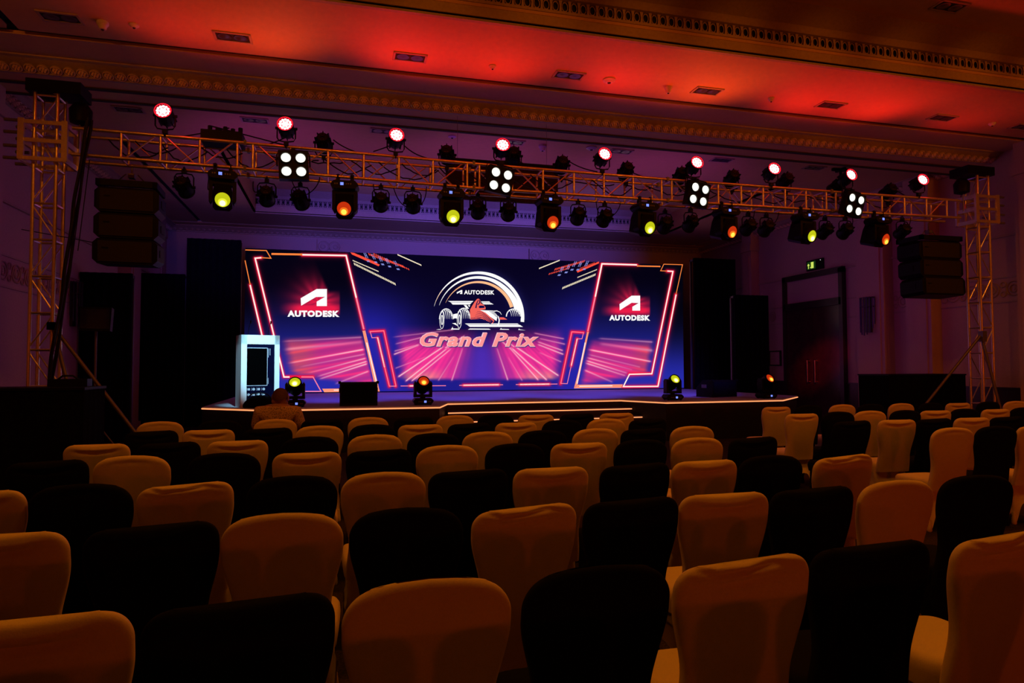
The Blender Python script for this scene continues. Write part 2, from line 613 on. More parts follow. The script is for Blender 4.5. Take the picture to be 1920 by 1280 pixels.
# ================================================================== LED SCREEN
YS = 19.6
scr = thing('led_screen', 'wide LED wall at the back of the stage showing a race car graphic', 'screen', (0, 0, 0))


def S(x, y, layer=0):
    p = on_y(x, y, YS)
    return (p.x, YS - .004 * layer, p.z)


SX0, SX1, SZ0, SZ1 = -2.6, 10.88, ZT + .03, 4.88
MB().box(SX0, SX1, YS + .02, YS + .14, SZ0, SZ1).build('cabinet', BLACK, scr)
MB().box(SX0 + .1, SX1 - .1, YS + .05, YS + .5, ZT, SZ0 + .02).build('plinth', BLACK, scr)


HOT = [((478, 484), (516, 640)), ((490, 483), (478, 484)), ((469, 534), (495, 640)), ((516, 640), (532, 706)), ((567, 478), (649, 479)), ((649, 479), (682, 617)),
       ((694, 621), (720, 620)), ((720, 620), (742, 724)), ((708, 633), (721, 688)), ((721, 688), (730, 724)), ((532, 706), (587, 706)),
       ((1128, 494.5), (1194, 496)), ((1128, 494.5), (1102, 621)), ((1251, 508), (1262, 509)), ((1262, 509), (1222, 701)), ((1267, 552), (1233, 724)),
       ((1233, 724), (1168, 725)), ((1180, 701), (1222, 700)), ((1072, 622), (1094, 623)), ((1072, 622), (1051, 719)), ((1082, 635), (1071, 685)),
       ((768, 723), (782, 723)), ((869, 722), (935, 721)), ((975, 720.5), (1030, 720))]


def smooth(a, b, x):
    t = max(0.0, min(1.0, (x - a) / (b - a)))
    return t * t * (3 - 2 * t)


def mixc(c, d, t):
    return tuple(a + (b - a) * t for a, b in zip(c, d))


def smv(a, b, x):
    t = np.clip((x - a) / (b - a), 0.0, 1.0)
    return t * t * (3 - 2 * t)


def mixv(c, d, t):
    return c + (np.asarray(d, float) - c) * t[..., None]


STREAK = [  # ends, half width, strength at the two ends, colour
    (834, 648, 747, 706, 1.0, .9, 1), (842, 650, 761, 714, 1.0, .8, 1), (848, 652, 772, 714, .9, .7, .95), (868, 651, 847, 713, .9, .35, .7),
    (787, 646, 739, 664, .9, .7, .9), (787, 645, 740, 658, .7, .5, .6), (800, 668, 742, 690, .7, .2, .5), (852, 666, 822, 713, .8, .2, .5),
    (947, 642, 1009, 712, .9, .8, .95), (957, 650, 1025, 712, 1.0, .9, 1), (964, 648, 1047, 704, 1.0, .9, 1), (931, 650, 952, 712, .9, .35, .8),
    (1007, 645, 1056, 664, .9, .7, .9), (1000, 624, 1057, 635, .7, .5, .6), (1007, 640, 1055, 657, .8, .6, .8), (952, 668, 979, 713, .8, .2, .5),
    (735, 632, 850, 618, .8, .3, .5), (740, 645, 800, 630, .8, .4, .6), (1010, 634, 1059, 645, .8, .4, .6), (1010, 660, 1052, 678, .8, .3, .5),
    (866, 632, 835, 652, .9, .7, .9), (872, 628, 840, 652, .8, .5, .8), (933, 632, 950, 648, .9, .6, .8), (940, 630, 964, 650, .9, .6, .8),
    (540, 681, 681, 655, 1.1, .45, 1), (575, 700, 685, 671.5, 1.0, .2, .85), (594, 706, 687, 677.5, 1.0, .4, 1), (597, 711, 687.5, 682, 1.0, .5, 1),
    (528, 640, 678, 632, 1.2, .25, .45), (560, 688, 683, 664, 1.0, .2, .5), (627, 720, 690, 696, 1.1, .3, .7), (532, 655, 678, 641, 2.4, .45, .25),
    (1103, 655, 1220, 677.5, 1.0, .9, .8), (1100, 670, 1185, 693, .9, .8, .2), (1098, 675.5, 1175, 699, 1.0, 1, .4), (1097, 680, 1172, 704, 1.0, .95, .4),
    (1120, 634, 1223, 641, 1.1, .3, .5), (1102, 664, 1200, 688, .9, .4, .3), (1095, 693, 1148, 716, 1.1, .7, .3), (1122, 644, 1223, 657, 2.2, .2, .45)]


def seg_np(x, y, ax, ay, bx, by):
    dx, dy = bx - ax, by - ay
    t = np.clip(((x - ax) * dx + (y - ay) * dy) / (dx * dx + dy * dy + 1e-9), 0, 1)
    return np.hypot(x - ax - t * dx, y - ay - t * dy), t


def picture(x, y):
    """colour of the LED wall (0..255) at the photograph column x, row y"""
    lb = 649 + (y - 479) * .244          # edge of the left panel
    rb = 1128 - (y - 494) * .218         # edge of the right panel
    mid = smv(-1.5, 1.5, x - lb) * smv(-1.5, 1.5, rb - x)
    v = smv(515, 715, y)
    c = mixv(np.full(x.shape + (3,), 0.0) + np.array((5.0, 2.0, 18.0)), (38, 42, 168), v)
    side = smv(0, 150, np.abs(x - 900) - 60 + (y - 600) * .3)
    cc = smv(490, 640, y) * (.22 + .78 * side)
    cm = mixv(np.full(x.shape + (3,), 0.0) + np.array((7.0, 3.0, 30.0)), (36, 34, 165), np.maximum(cc, v * v * .8))
    c = c + (cm - c) * mid[..., None]
    c = mixv(c, (3, 3, 14), smv(1225, 1262, x) * (1 - smv(560, 715, y)))
    c = mixv(c, (3, 2, 12), (1 - smv(470, 492, x - (y - 480) * .20)) * .9 * (1 - v))
    # faint cabinet joints
    # centre floor, fanning out of (903, 560)
    lw, rw = 738 + (y - 620) * .12, 1062 - (y - 620) * .13
    k = smv(0, 26, x - lw + 4) * smv(0, 26, rw + 4 - x) * smv(604, 664, y) * (1 - smv(706, 715, y))
    fan = (x - 903) / np.maximum(6.0, y - 560)
    md = 1 - np.exp(-(fan / .27) ** 2)
    tex = .9 + .1 * np.sin(fan * 23 + 1) * np.sin(fan * 51)
    pk = mixv(np.full(x.shape + (3,), 0.0) + np.array((255.0, 50.0, 150.0)), (255, 135, 140), smv(684, 712, y) * smv(.35, .7, np.abs(fan)) * (1 - smv(.9, 1.3, np.abs(fan))))
    kk = k * md * tex
    c = c + (pk - c) * np.clip(kk, 0, 1)[..., None]
    c = mixv(c, (88, 48, 190), k * (1 - md) * .8)
    # side floors
    le, re = 522 + (y - 640) * .22, lb - 4
    k = smv(0, 26, x - le) * smv(0, 8, re - x) * smv(628, 650, y + (x - 520) * .02) * (1 - smv(702, 718, y - (x - 620) * .16))
    yy = y + (x - 690) * .17
    tx = .66 + .34 * (.5 + .5 * np.sin(yy * .30)) * (.6 + .4 * np.sin(yy * .75 + 1))
    pk = mixv(np.full(x.shape + (3,), 0.0) + np.array((255.0, 48.0, 128.0)), (255, 82, 90), 1 - smv(560, 610, x))
    c = c + (pk - c) * np.clip(k * tx * .97, 0, 1)[..., None]
    le, re = rb + 4, 1228 - (y - 640) * .16
    k = smv(0, 16, x - le) * smv(0, 14, re - x) * smv(630, 652, y - (x - 1100) * .03) * (1 - smv(702, 718, y + (x - 1150) * .16))
    yy = y - (x - 1100) * .2
    tx = .66 + .34 * (.5 + .5 * np.sin(yy * .30)) * (.6 + .4 * np.sin(yy * .75 + 1))
    pk = mixv(np.full(x.shape + (3,), 0.0) + np.array((255.0, 48.0, 128.0)), (255, 70, 88), smv(1170, 1215, x))
    c = c + (pk - c) * np.clip(k * tx * .97, 0, 1)[..., None]
    # red light fan behind the two emblems
    for ax, ay, sc_ in ((597, 566, 1.0), (1186, 572, .82)):
        dx, dy = (x - ax) / sc_, (y - ay) / sc_
        ang = np.arctan2(-dy, dx)
        r = np.hypot(dx, dy * 1.1)
        ray_ = .78 + .22 * np.sin(ang * 11 + .5) * np.sin(ang * 5)
        g = np.exp(-(r / 44.0) ** 2) * ray_
        g = g * (1 - smv(-3, 5, dx - 16 - np.maximum(0, -dy - 22) * -.42) * (1 - smv(-24, -12, dy)))
        low = np.exp(-((dy - 12) / 12.0) ** 2) * (1 - smv(24, 78, np.abs(dx + 4))) * .95
        g = np.maximum(g, low) * (1 - smv(22, 29, dy)) * (1 - smv(38, 42, dx))
        c = mixv(c, (236, 28, 72), np.clip(g * 1.15, 0, 1))
    # streaks of light
    for ax, ay, bx, by, hw_, s0, s1 in STREAK:
        m = (x > min(ax, bx) - 12) & (x < max(ax, bx) + 12) & (y > min(ay, by) - 12) & (y < max(ay, by) + 12)
        d, t = seg_np(x[m], y[m], ax, ay, bx, by)
        st_ = s0 + (s1 - s0) * t
        st_ = st_ * smv(-.02, .10, t) * (1 - smv(.985, 1.0, t) * .5)
        c[m] = mixv(c[m], (255, 70, 140), np.exp(-(d / (hw_ * 3.2)) ** 2) * .55 * st_)
        c[m] = mixv(c[m], (255, 205, 215), np.exp(-(d / (hw_ * 1.15)) ** 2) * st_)
    # neon bloom shown by the panel
    g = np.zeros_like(x)
    for (ax, ay), (bx, by) in HOT:
        d, _ = seg_np(x, y, ax, ay, bx, by)
        g = np.maximum(g, np.exp(-(d / 3.1) ** 2) * .95 + .18 * np.exp(-(d / 7.0) ** 2))
    c = mixv(c, (255, 24, 66), np.clip(g, 0, 1))
    d = np.hypot(x - 897, y - 595)
    g = np.exp(-((d - 78) / 13.0) ** 2) * smv(840, 905, x) * .35 * (y < 600)
    return mixv(c, (70, 70, 170), g)


NX, NZ = 900, 272
gx_, gz_ = np.meshgrid(np.linspace(SX0, SX1, NX + 1), np.linspace(SZ0, SZ1, NZ + 1))
P = np.stack([gx_, np.full_like(gx_, YS), gz_ - EYE], -1)
dep = P @ np.array(fwd)
pic = picture(960 + F * (P @ np.array(r2)) / dep, 640 - F * (P @ np.array(u2)) / dep) / 255.0
pic = np.where(pic <= .04045, pic / 12.92, ((pic + .055) / 1.055) ** 2.4)
rgba = np.concatenate([pic, np.ones(pic.shape[:2] + (1,))], -1).astype(np.float32)
vs = np.stack([gx_, np.full_like(gx_, YS), gz_], -1).reshape(-1, 3)
ii = (np.arange(NZ)[:, None] * (NX + 1) + np.arange(NX)[None, :]).reshape(-1)
fs = np.stack([ii, ii + 1, ii + NX + 2, ii + NX + 1], -1)
me = bpy.data.meshes.new('screen_face')
me.vertices.add(len(vs))
me.vertices.foreach_set('co', vs.astype(np.float32).ravel())
me.loops.add(fs.size)
me.loops.foreach_set('vertex_index', fs.astype(np.int32).ravel())
me.polygons.add(len(fs))
me.polygons.foreach_set('loop_start', (np.arange(len(fs)) * 4).astype(np.int32))
me.update(calc_edges=True)
ca = me.color_attributes.new('picture', 'FLOAT_COLOR', 'POINT')
ca.data.foreach_set('color', rgba.ravel())
SM = bpy.data.materials.new('led_picture')
SM.use_nodes = True
nt = SM.node_tree
nt.nodes.clear()
e_ = nt.nodes.new('ShaderNodeEmission')
o_ = nt.nodes.new('ShaderNodeOutputMaterial')
a_ = nt.nodes.new('ShaderNodeAttribute')
a_.attribute_name = 'picture'
nt.links.new(a_.outputs['Color'], e_.inputs['Color'])
nt.links.new(e_.outputs[0], o_.inputs['Surface'])
e_.inputs['Strength'].default_value = 1.0
SM.cycles.emission_sampling = 'NONE'
me.materials.append(SM)
link('screen_face', me, scr)

WHITE = glow('screen_white', (255, 255, 255), 1.0)
SALMON = glow('screen_salmon', (255, 150, 120), 1.0)
OR_ = glow('screen_orange', (250, 130, 60), 1.0)
HOTP = glow('screen_hot_pink_white', (255, 228, 222), 1.15)
PINKL = glow('screen_pink', (255, 130, 160), 1.0)
REDC = glow('screen_red', (245, 100, 90), 1.0)
NAVY = glow('screen_navy', (14, 10, 70), 1.0)
NAVY2 = glow('screen_shadow_blue', (70, 55, 120), 1.0)
LPINK = glow('screen_light_pink', (255, 152, 152), 1.0)
REDB = glow('screen_bright_red', (255, 80, 60), 1.0)
CRM = glow('screen_cream', (255, 240, 205), 1.0)
LAV = glow('screen_lavender', (130, 140, 215), 1.0)
PEACH = glow('screen_peach', (255, 190, 140), 1.0)


class Flat:
    """flat shapes of the picture, laid in the plane of the LED wall"""

    def __init__(s, layer):
        s.v, s.f, s.l, s.cut = [], [], layer, [0]

    def poly(s, pts):
        b = len(s.v)
        s.v += [S(x, y, s.l) for x, y in pts]
        s.f.append(tuple(range(b, b + len(pts))))
        s.cut.append(len(s.f))
        return s

    def line(s, pts, wd, wd1=None, closed=False):
        wd1 = wd if wd1 is None else wd1
        pts = list(pts)
        n = len(pts)
        L, R = [], []
        for i in range(n):
            if closed:
                p0, p1 = Vector(pts[i - 1]), Vector(pts[(i + 1) % n])
            else:
                p0, p1 = Vector(pts[max(0, i - 1)]), Vector(pts[min(n - 1, i + 1)])
            p = Vector(pts[i])
            t0 = (p - p0).normalized() if (p - p0).length > 1e-6 else (p1 - p).normalized()
            t1 = (p1 - p).normalized() if (p1 - p).length > 1e-6 else t0
            t = (t0 + t1)
            t = t.normalized() if t.length > 1e-4 else t0
            nn = Vector((-t.y, t.x))
            m = 1.0 / max(.45, nn.dot(Vector((-t0.y, t0.x))))
            ww = (wd + (wd1 - wd) * i / max(1, n - 1)) * .5 * m
            L.append(p + nn * ww)
            R.append(p - nn * ww)
        b = len(s.v)
        s.v += [S(q.x, q.y, s.l) for q in L] + [S(q.x, q.y, s.l) for q in R]
        for i in range(n if closed else n - 1):
            j = (i + 1) % n
            s.f.append((b + i, b + j, b + n + j, b + n + i))
        s.cut.append(len(s.f))
        return s

    def ell(s, cx, cy, rx, ry, n=20, rot=0):
        pts = []
        for k in range(n):
            t = 2 * pi * k / n
            a, b2 = rx * cos(t), ry * sin(t)
            pts.append((cx + a * cos(rot) - b2 * sin(rot), cy + a * sin(rot) + b2 * cos(rot)))
        return s.poly(pts)

    def build(s, name, m, stuff=False):
        """every piece of the picture its own mesh; a row of tiny dashes stays one"""
        cuts = [0, len(s.f)] if stuff else s.cut
        for a, b in zip(cuts, cuts[1:]):
            fs = s.f[a:b]
            ids = sorted({i for f in fs for i in f})
            mp = {v: k for k, v in enumerate(ids)}
            me = bpy.data.meshes.new(name)
            me.from_pydata([s.v[i] for i in ids], [], [tuple(mp[i] for i in f) for f in fs])
            me.materials.append(m)
            o = link(name, me, scr)
            if stuff:
                o['kind'] = 'stuff'


# neon outlines
Flat(2).line([(460, 468.5), (499.5, 469.7), (508, 484), (490, 483)], 1.8).line([(459.5, 488), (469, 533)], 1.8)\
    .line([(1194, 498.5), (1238, 499.5)], 2.4).line([(1250, 508), (1238.5, 507.5), (1244.5, 495.2), (1279.5, 496.2), (1267.5, 551)], 1.4)\
    .line([(509, 476), (567, 477)], 3.6).build('neon_outline', OR_)
h = Flat(2)
h.line([(490, 483), (478.5, 484), (532.5, 706.5), (543, 706.5)], 2.6).line([(469, 534), (516, 733)], 2.6)
h.line([(567, 477.4), (649, 479), (668, 558)], 2.8)
h.line([(1251, 508), (1261.5, 508.7), (1222, 700.5), (1180, 701.5), (1168.5, 724.5), (1233.5, 724), (1267.5, 552)], 2.2)
h.line([(1194, 496.5), (1128.5, 494.5), (1116, 556)], 2.6)
h.line([(768, 723.2), (782, 723)], 2.4).line([(869, 722), (935, 721)], 2.4).line([(975, 720.6), (1030, 719.8)], 2.4)
h.line([(708, 632.5), (721, 688)], 2.2).line([(1082, 635), (1071, 685)], 2.0)
h.build('neon_outline', HOTP)
p_ = Flat(2)
p_.line([(694, 621.4), (719.7, 620), (742.5, 723.7), (730, 723.7), (721, 687.5), (708, 632.5), (697.5, 633)], 1.4, None, True)
p_.line([(1072, 621.8), (1094, 623.4), (1091, 635), (1081.7, 635), (1071, 685), (1063.4, 719), (1051.4, 718.6)], 1.3, None, True)
p_.line([(565, 706.5), (587, 706.5), (602, 733.5), (530, 733.5)], 1.9)
p_.line([(751, 723.4), (836, 722.8)], 1.4).line([(861, 722.2), (943, 721)], 1.4).line([(967, 720.7), (1045, 719.6)], 1.4)
p_.line([(668, 558), (682, 617)], 2.8).line([(1116, 556), (1102, 621)], 2.4)
p_.build('neon_outline', PINKL)
Flat(2).poly([(679.5, 620), (685, 619.5), (712, 733.4), (705, 733.4)]).poly([(604, 728.5), (706, 727.5), (712, 733.6), (608, 735)])\
    .poly([(1100.5, 622), (1104, 622), (1083, 720), (1076, 727.6), (1077.5, 727)]).poly([(1082.5, 721), (1167.5, 720.2), (1165, 726.8), (1076.5, 727.8)]).build('neon_bar', SALMON)
Flat(3).line([(687.5, 642), (705.5, 715)], 2).line([(1097, 642), (1081.5, 719)], 1.8).line([(626, 731), (700, 730.6)], 1.6).line([(1086, 724), (1148, 723)], 1.6).build('neon_bar', HOTP)

# floating light rigs in the upper corners
cr = Flat(1)
rd, lv = Flat(1), Flat(1)


def dashes(fl_, a, b, n, wd, sk=.4, fill=.62):
    ax, ay = a
    bx, by = b
    for i in range(n):
        t0, t1 = i / n, (i + fill) / n
        x0, y0, x1, y1 = ax + (bx - ax) * t0, ay + (by - ay) * t0, ax + (bx - ax) * t1, ay + (by - ay) * t1
        fl_.poly([(x0, y0), (x1, y1), (x1 + sk * wd, y1 + wd), (x0 + sk * wd, y0 + wd)])


dashes(cr, (663, 492), (742, 531), 26, 4.5, .3)
dashes(cr, (661, 487), (710, 508), 18, 2.2, .3, .75)
dashes(cr, (745, 476), (790, 496), 16, 2.6, .3, .85)
dashes(cr, (1055, 538), (1118, 512), 24, 4.2, -.3)
dashes(cr, (1083, 519), (1120, 504), 16, 2.0, -.3, .75)
dashes(cr, (1011, 502), (1050, 486.5), 16, 2.4, -.3, .85)
cr.build('light_row', CRM, True)
rd.poly([(657, 473), (664, 474), (712, 496), (710, 499), (660, 477)]).poly([(1081, 508), (1123, 490), (1123, 493.5), (1083, 511)])
dashes(rd, (690, 474), (757, 498), 22, 4.5, .5, .55)
dashes(rd, (700, 474), (768, 504), 18, 3.5, .5, .5)
dashes(rd, (672, 477), (705, 491), 14, 2.5, .4, .5)
dashes(rd, (1041, 503), (1098, 487), 20, 4.2, -.5, .55)
dashes(rd, (1030, 512), (1070, 500), 12, 3.2, -.5, .5)
dashes(rd, (1088, 502), (1116, 491), 12, 2.2, -.4, .5)
rd.build('light_row', REDB, True)
for x, y, s in ((682, 474, 1), (696, 476, 1), (709, 480, 1), (722, 484, 1), (738, 489, 1), (1104, 489, -1), (1092, 490, -1), (1081, 490, -1), (1070, 495, -1), (1057, 500, -1)):
    lv.line([(x, y), (x + 5 * s, y + 10)], 1.1).line([(x + 3 * s, y), (x + 8 * s, y + 10)], 1.1).line([(x + 2 * s, y + 5), (x + 6 * s, y + 5)], .9)
    lv.poly([(x + 5 * s, y + 14), (x + 10 * s, y + 14), (x + 12 * s, y + 17), (x + 7 * s, y + 17)])
lv.build('light_row', LAV, True)


# emblems
def emblem(pts):
    return Flat(3).poly(pts)


em = emblem([(563.8, 559), (593.8, 541.7), (613, 541.7), (613, 573.7), (593.8, 573.7), (593.8, 565.3), (609.6, 556.3), (592.5, 556.7), (564.7, 573)])
em.poly([(1161.3, 570), (1184, 554.2), (1200, 554.2), (1200, 582.2), (1185.3, 582.2), (1185.3, 575), (1197, 568), (1184, 567.5), (1161.6, 581.7)])
em.poly([(856.2, 548), (864.3, 543.7), (866.7, 543.7), (866.7, 551), (862.5, 551), (862.5, 549), (865.6, 547.4), (863, 547.3), (856.5, 550.8)])
em.build('emblem', WHITE)


def text(body, name, box, layer, m, bold=.0, shear=0.0, grow=0.0, shift=(0, 0)):
    """lettering fitted into a pixel box (x0, y0, x1, y1) of the wall"""
    c = bpy.data.curves.new(name, 'FONT')
    c.body = body
    c.offset = bold
    c.shear = shear
    c.space_character = 1.0 + min(bold, .055) * 2.6
    c.resolution_u = 3
    c.fill_mode = 'FRONT'
    t = bpy.data.objects.new(name, c)
    COL.objects.link(t)
    bpy.context.view_layer.update()
    dg = bpy.context.evaluated_depsgraph_get()
    me = bpy.data.meshes.new_from_object(t.evaluated_get(dg))
    bpy.data.objects.remove(t)
    xs = [v.co.x for v in me.vertices]
    ys = [v.co.y for v in me.vertices]
    a, b, cc, d = min(xs), max(xs), min(ys), max(ys)
    x0, y0, x1, y1 = box
    x0, y0, x1, y1 = x0 - grow + shift[0], y0 - grow + shift[1], x1 + grow + shift[0], y1 + grow + shift[1]
    for v in me.vertices:
        u, q = (v.co.x - a) / (b - a), (v.co.y - cc) / (d - cc)
        v.co = S(x0 + (x1 - x0) * u, y1 + (y0 - y1) * q + (u - .5) * 0.4, layer)
    me.materials.clear()
    me.materials.append(m)
    return link(name, me, scr)


text('AUTODESK', 'lettering', (539, 582, 636.5, 594), 3, WHITE, .06)
text('AUTODESK', 'lettering', (1142, 590.5, 1218.7, 601), 3, WHITE, .06)
text('AUTODESK', 'lettering', (869.8, 544, 926.8, 552), 3, WHITE, .04)
text('Grand Prix', 'lettering', (787, 622.8, 1010, 650), 5, NAVY2, .062, .28, 0, (1.6, 1.6))
text('Grand Prix', 'lettering', (787, 622.8, 1010, 650), 6, glow('screen_text_rim', (255, 205, 215), 1.0), .048, .28)
text('Grand Prix', 'lettering', (788, 623.6, 1009, 649.2), 7, LPINK, .030, .28)


# arcs and car, traced in the frame of the middle picture
def C(x, y):
    return (730 + x / 6.0, 460 + y / 6.0)


def arc(fl_, cx, cy, R0, a0, a1, th0, th1, th2, n=48):
    """band with outer radius R0(t) and thickness th0 -> th1 (middle) -> th2"""
    pts_o, pts_i = [], []
    for k in range(n + 1):
        t = k / n
        a = radians(a0 + (a1 - a0) * t)
        th = th0 + (th1 - th0) * (t / .45) if t < .45 else th1 + (th2 - th1) * ((t - .45) / .55)
        R = R0(t) if callable(R0) else R0
        pts_o.append(C(cx + R * cos(a), cy - R * sin(a)))
        pts_i.append(C(cx + (R - th) * cos(a), cy - (R - th) * sin(a)))
    b = len(fl_.v)
    fl_.v += [S(x, y, fl_.l) for x, y in pts_o + pts_i]
    for k in range(n):
        fl_.f.append((b + k, b + k + 1, b + n + 2 + k, b + n + 1 + k))
    fl_.cut.append(len(fl_.f))


ar = Flat(2)
arc(ar, 1003, 808, 515, -6, 166, 40, 36, 2)
arc(ar, 1003, 808, lambda t: 463 + 22 * (1 - smooth(0, .34, t)), -1, 163, 78, 36, 2)
ar.build('rainbow_arc', WHITE)
ar = Flat(3)
arc(ar, 1003, 808, lambda t: 408 - 2 * t, 17, 156, 38, 26, 2)
arc(ar, 1003, 808, 513, 143, 163, 6, 5, 1, 10)
ar.build('rainbow_arc', PEACH)
# dark bodies of tyres and floor
dk = Flat(3)
for cx, cy, rx, ry in ((640, 830, 76, 118), (835, 825, 74, 120), (1395, 800, 86, 90)):
    dk.ell(*C(cx, cy), rx / 6, ry / 6, 24)
dk.poly([C(700, 800), C(1330, 800), C(1440, 880), C(860, 880)])
dk.build('race_car', NAVY)
wh = Flat(4)
wh.poly([C(658, 625), C(945, 625), C(930, 640), C(690, 640)]).poly([C(692, 644), C(926, 644), C(905, 665), C(712, 665)])
wh.poly([C(1030, 630), C(1122, 630), C(1138, 643), C(1035, 641)]).poly([C(1040, 646), C(1145, 648), C(1172, 663), C(1060, 663)])
wh.poly([C(835, 670), C(865, 670), C(897, 712), C(868, 712)]).poly([C(882, 672), C(908, 672), C(900, 695)])
wh.poly([C(1018, 728), C(1165, 733), C(1215, 790), C(1205, 850), C(1130, 800), C(1080, 757)])
wh.line([C(1222, 795), C(1235, 840), C(1228, 885), C(1212, 905)], 1.9, 2.4)
wh.poly([C(850, 878), C(1440, 878), C(1460, 890), C(870, 890)]).poly([C(874, 894), C(1468, 894), C(1502, 916), C(905, 916)])
wh.poly([C(705, 874), C(745, 872), C(772, 908)]).poly([C(882, 946), C(905, 934), C(1120, 936), C(1140, 947)])
wh.poly([C(690, 946), C(712, 916), C(716, 934), C(790, 936), C(786, 946)]).poly([C(1240, 947), C(1255, 928), C(1262, 938), C(1340, 940), C(1348, 948)])
wh.poly([C(1448, 950), C(1458, 934), C(1466, 944), C(1530, 955)]).poly([C(525, 948), C(555, 941), C(582, 941), C(580, 947)])
wh.poly([C(716, 775), C(760, 765), C(762, 818), C(722, 822)])
wh.line([C(1170, 740), C(1210, 736), C(1245, 752), C(1260, 778)], 1.8, .6)
for cx, cy, rx, ry, side in ((640, 830, 76, 118, 1), (835, 825, 74, 120, 1), (1395, 800, 80, 86, 0)):
    top = []
    for k in range(13):
        t = radians(180 - k * 15)
        top.append(C(cx + rx * cos(t), cy - ry * sin(t)))
    wh.line(top, 2.0, 1.0)
    for q in range(6):
        xq = cx - rx * .45 + q * rx * .27
        hh = ry * sqrt(max(0, 1 - ((xq - cx) / rx) ** 2))
        wh.line([C(xq - 14, cy - hh * .97), C(xq + 4, cy - hh * .72), C(xq + 12, cy - hh * .3), C(xq + 12, cy - 2)], 1.5, .3)
    if side:
        fx = cx - rx * .66
        ring = [C(fx + 24 * cos(2 * pi * k / 18), cy + 8 + 98 * sin(2 * pi * k / 18)) for k in range(18)]
        wh.line(ring, .9, None, True)
        ring = [C(fx + 2 + 11 * cos(2 * pi * k / 14), cy + 8 + 52 * sin(2 * pi * k / 14)) for k in range(14)]
        wh.line(ring, 1.3, None, True)
wh.build('race_car', WHITE)
re_ = Flat(5)
re_.poly([C(905, 725), C(930, 680), C(960, 632), C(985, 603), C(1003, 598), C(1020, 615), C(1026, 650), C(1060, 668), C(1082, 700), C(1080, 718), C(1018, 728), C(1080, 757), C(1130, 800),
          C(1180, 845), C(1160, 880), C(1100, 850), C(1040, 825), C(910, 832)])
re_.poly([C(1240, 808), C(1285, 810), C(1325, 834), C(1240, 834)])
re_.build('race_car', REDC)
nv = Flat(6)
nv.line([C(972, 705), C(980, 655), C(998, 615)], 2.6, 1.2).line([C(1010, 612), C(1016, 645), C(990, 668)], 1.8, 1.8)
nv.poly([C(1003, 686), C(1020, 677), C(1060, 678), C(1070, 690), C(1066, 703), C(1010, 706)])
for q in range(5):
    nv.line([C(985 - q * 8, 742 + q * 18), C(1045 + q * 2, 752 + q * 20), C(1100 - q * 4, 800 + q * 16), C(1165 - q * 6, 858 + q * 6)], .5, 1.6)
nv.line([C(910, 820), C(1030, 816)], 1.0)
for q in range(6):
    nv.line([C(1120 + q * 14, 742 + q * 11), C(1175 + q * 8, 744 + q * 12)], .5, 1.0)
nv.build('race_car', NAVY)

# ================================================================== TRUSS
tru = thing('lighting_truss', 'long box truss spanning between two towers in front of the stage', 'truss', (0, 0, 0))
SEG = [((136, 239.6, 288.8), (226, 300, 374), (459, 268, 316)),
       ((461, 268.5, 316.5), (474, 545, 615, 682, 748, 812, 876), (887, 306.5, 352)),
       ((889, 307, 352.3), (899, 960, 1018, 1076, 1132, 1187, 1240), (1250, 336.5, 376)),
       ((1252, 336.8, 376.2), (1259, 1303, 1346, 1389, 1430, 1471, 1510, 1548), (1557, 359, 395)),
       ((1559, 359.2, 395.2), (1566, 1610, 1652, 1694, 1735, 1773), (1800, 376, 408))]
YF, YK = 9.83, 10.17


def chord_z(seg, X):
    (xa, ta, ba), _, (xb, tb, bb) = seg
    A, B = on_y(xa, ta, YF), on_y(xb, tb, YF)
    A2, B2 = on_y(xa, ba, YF), on_y(xb, bb, YF)
    t = (X - A.x) / (B.x - A.x)
    return A.z + (B.z - A.z) * t, A2.z + (B2.z - A2.z) * t


for si, seg in enumerate(SEG):
    (xa, ta, ba), vx, (xb, tb, bb) = seg
    A, B = on_y(xa, ta, YF), on_y(xb, tb, YF)
    za, zb = chord_z(seg, A.x), chord_z(seg, B.x)
    for yy in (YF, YK):
        for q in (0, 1):
            MB().tube((A.x, yy, za[q]), (B.x, yy, zb[q]), .024, 10).build('chord', TRUSSM, tru, 50)
    Xs = [on_y(px_, 320, YF).x for px_ in vx]
    if si == 0:
        Xs = Xs + [on_y(445, 290, YF).x]
    for n_, X in enumerate(Xs):
        zt, zb_ = chord_z(seg, X)
        for yy in (YF, YK):
            MB().tube((X, yy, zb_), (X, yy, zt), .018, 8).build('vertical', TRUSSM, tru, 50)
        for z in (zt, zb_):
            MB().tube((X, YF, z), (X, YK, z), .014, 8).build('cross_bar', TRUSSM, tru, 50)
        if n_ + 1 < len(Xs):
            X2 = Xs[n_ + 1]
            t2, b2 = chord_z(seg, X2)
            g = .10 * (X2 - X)
            for yy, ph in ((YF, 0), (YK, 1)):
                if (n_ + ph + si) % 2 == 0:
                    MB().tube((X + g, yy, zb_), (X2 - g, yy, t2), .011, 6).build('diagonal', TRUSSM, tru, 50)
                else:
                    MB().tube((X + g, yy, zt), (X2 - g, yy, b2), .011, 6).build('diagonal', TRUSSM, tru, 50)
    # end plates where two lengths are bolted together
    for X, zz in ((A.x, za), (B.x, zb)):
        if (si, X) not in ((0, A.x), (4, B.x)):
            for yy in (YF, YK):
                for z in zz:
                    MB().box(X - .01, X + .01, yy - .035, yy + .035, z - .035, z + .035).build('end_plate', STEEL, tru)


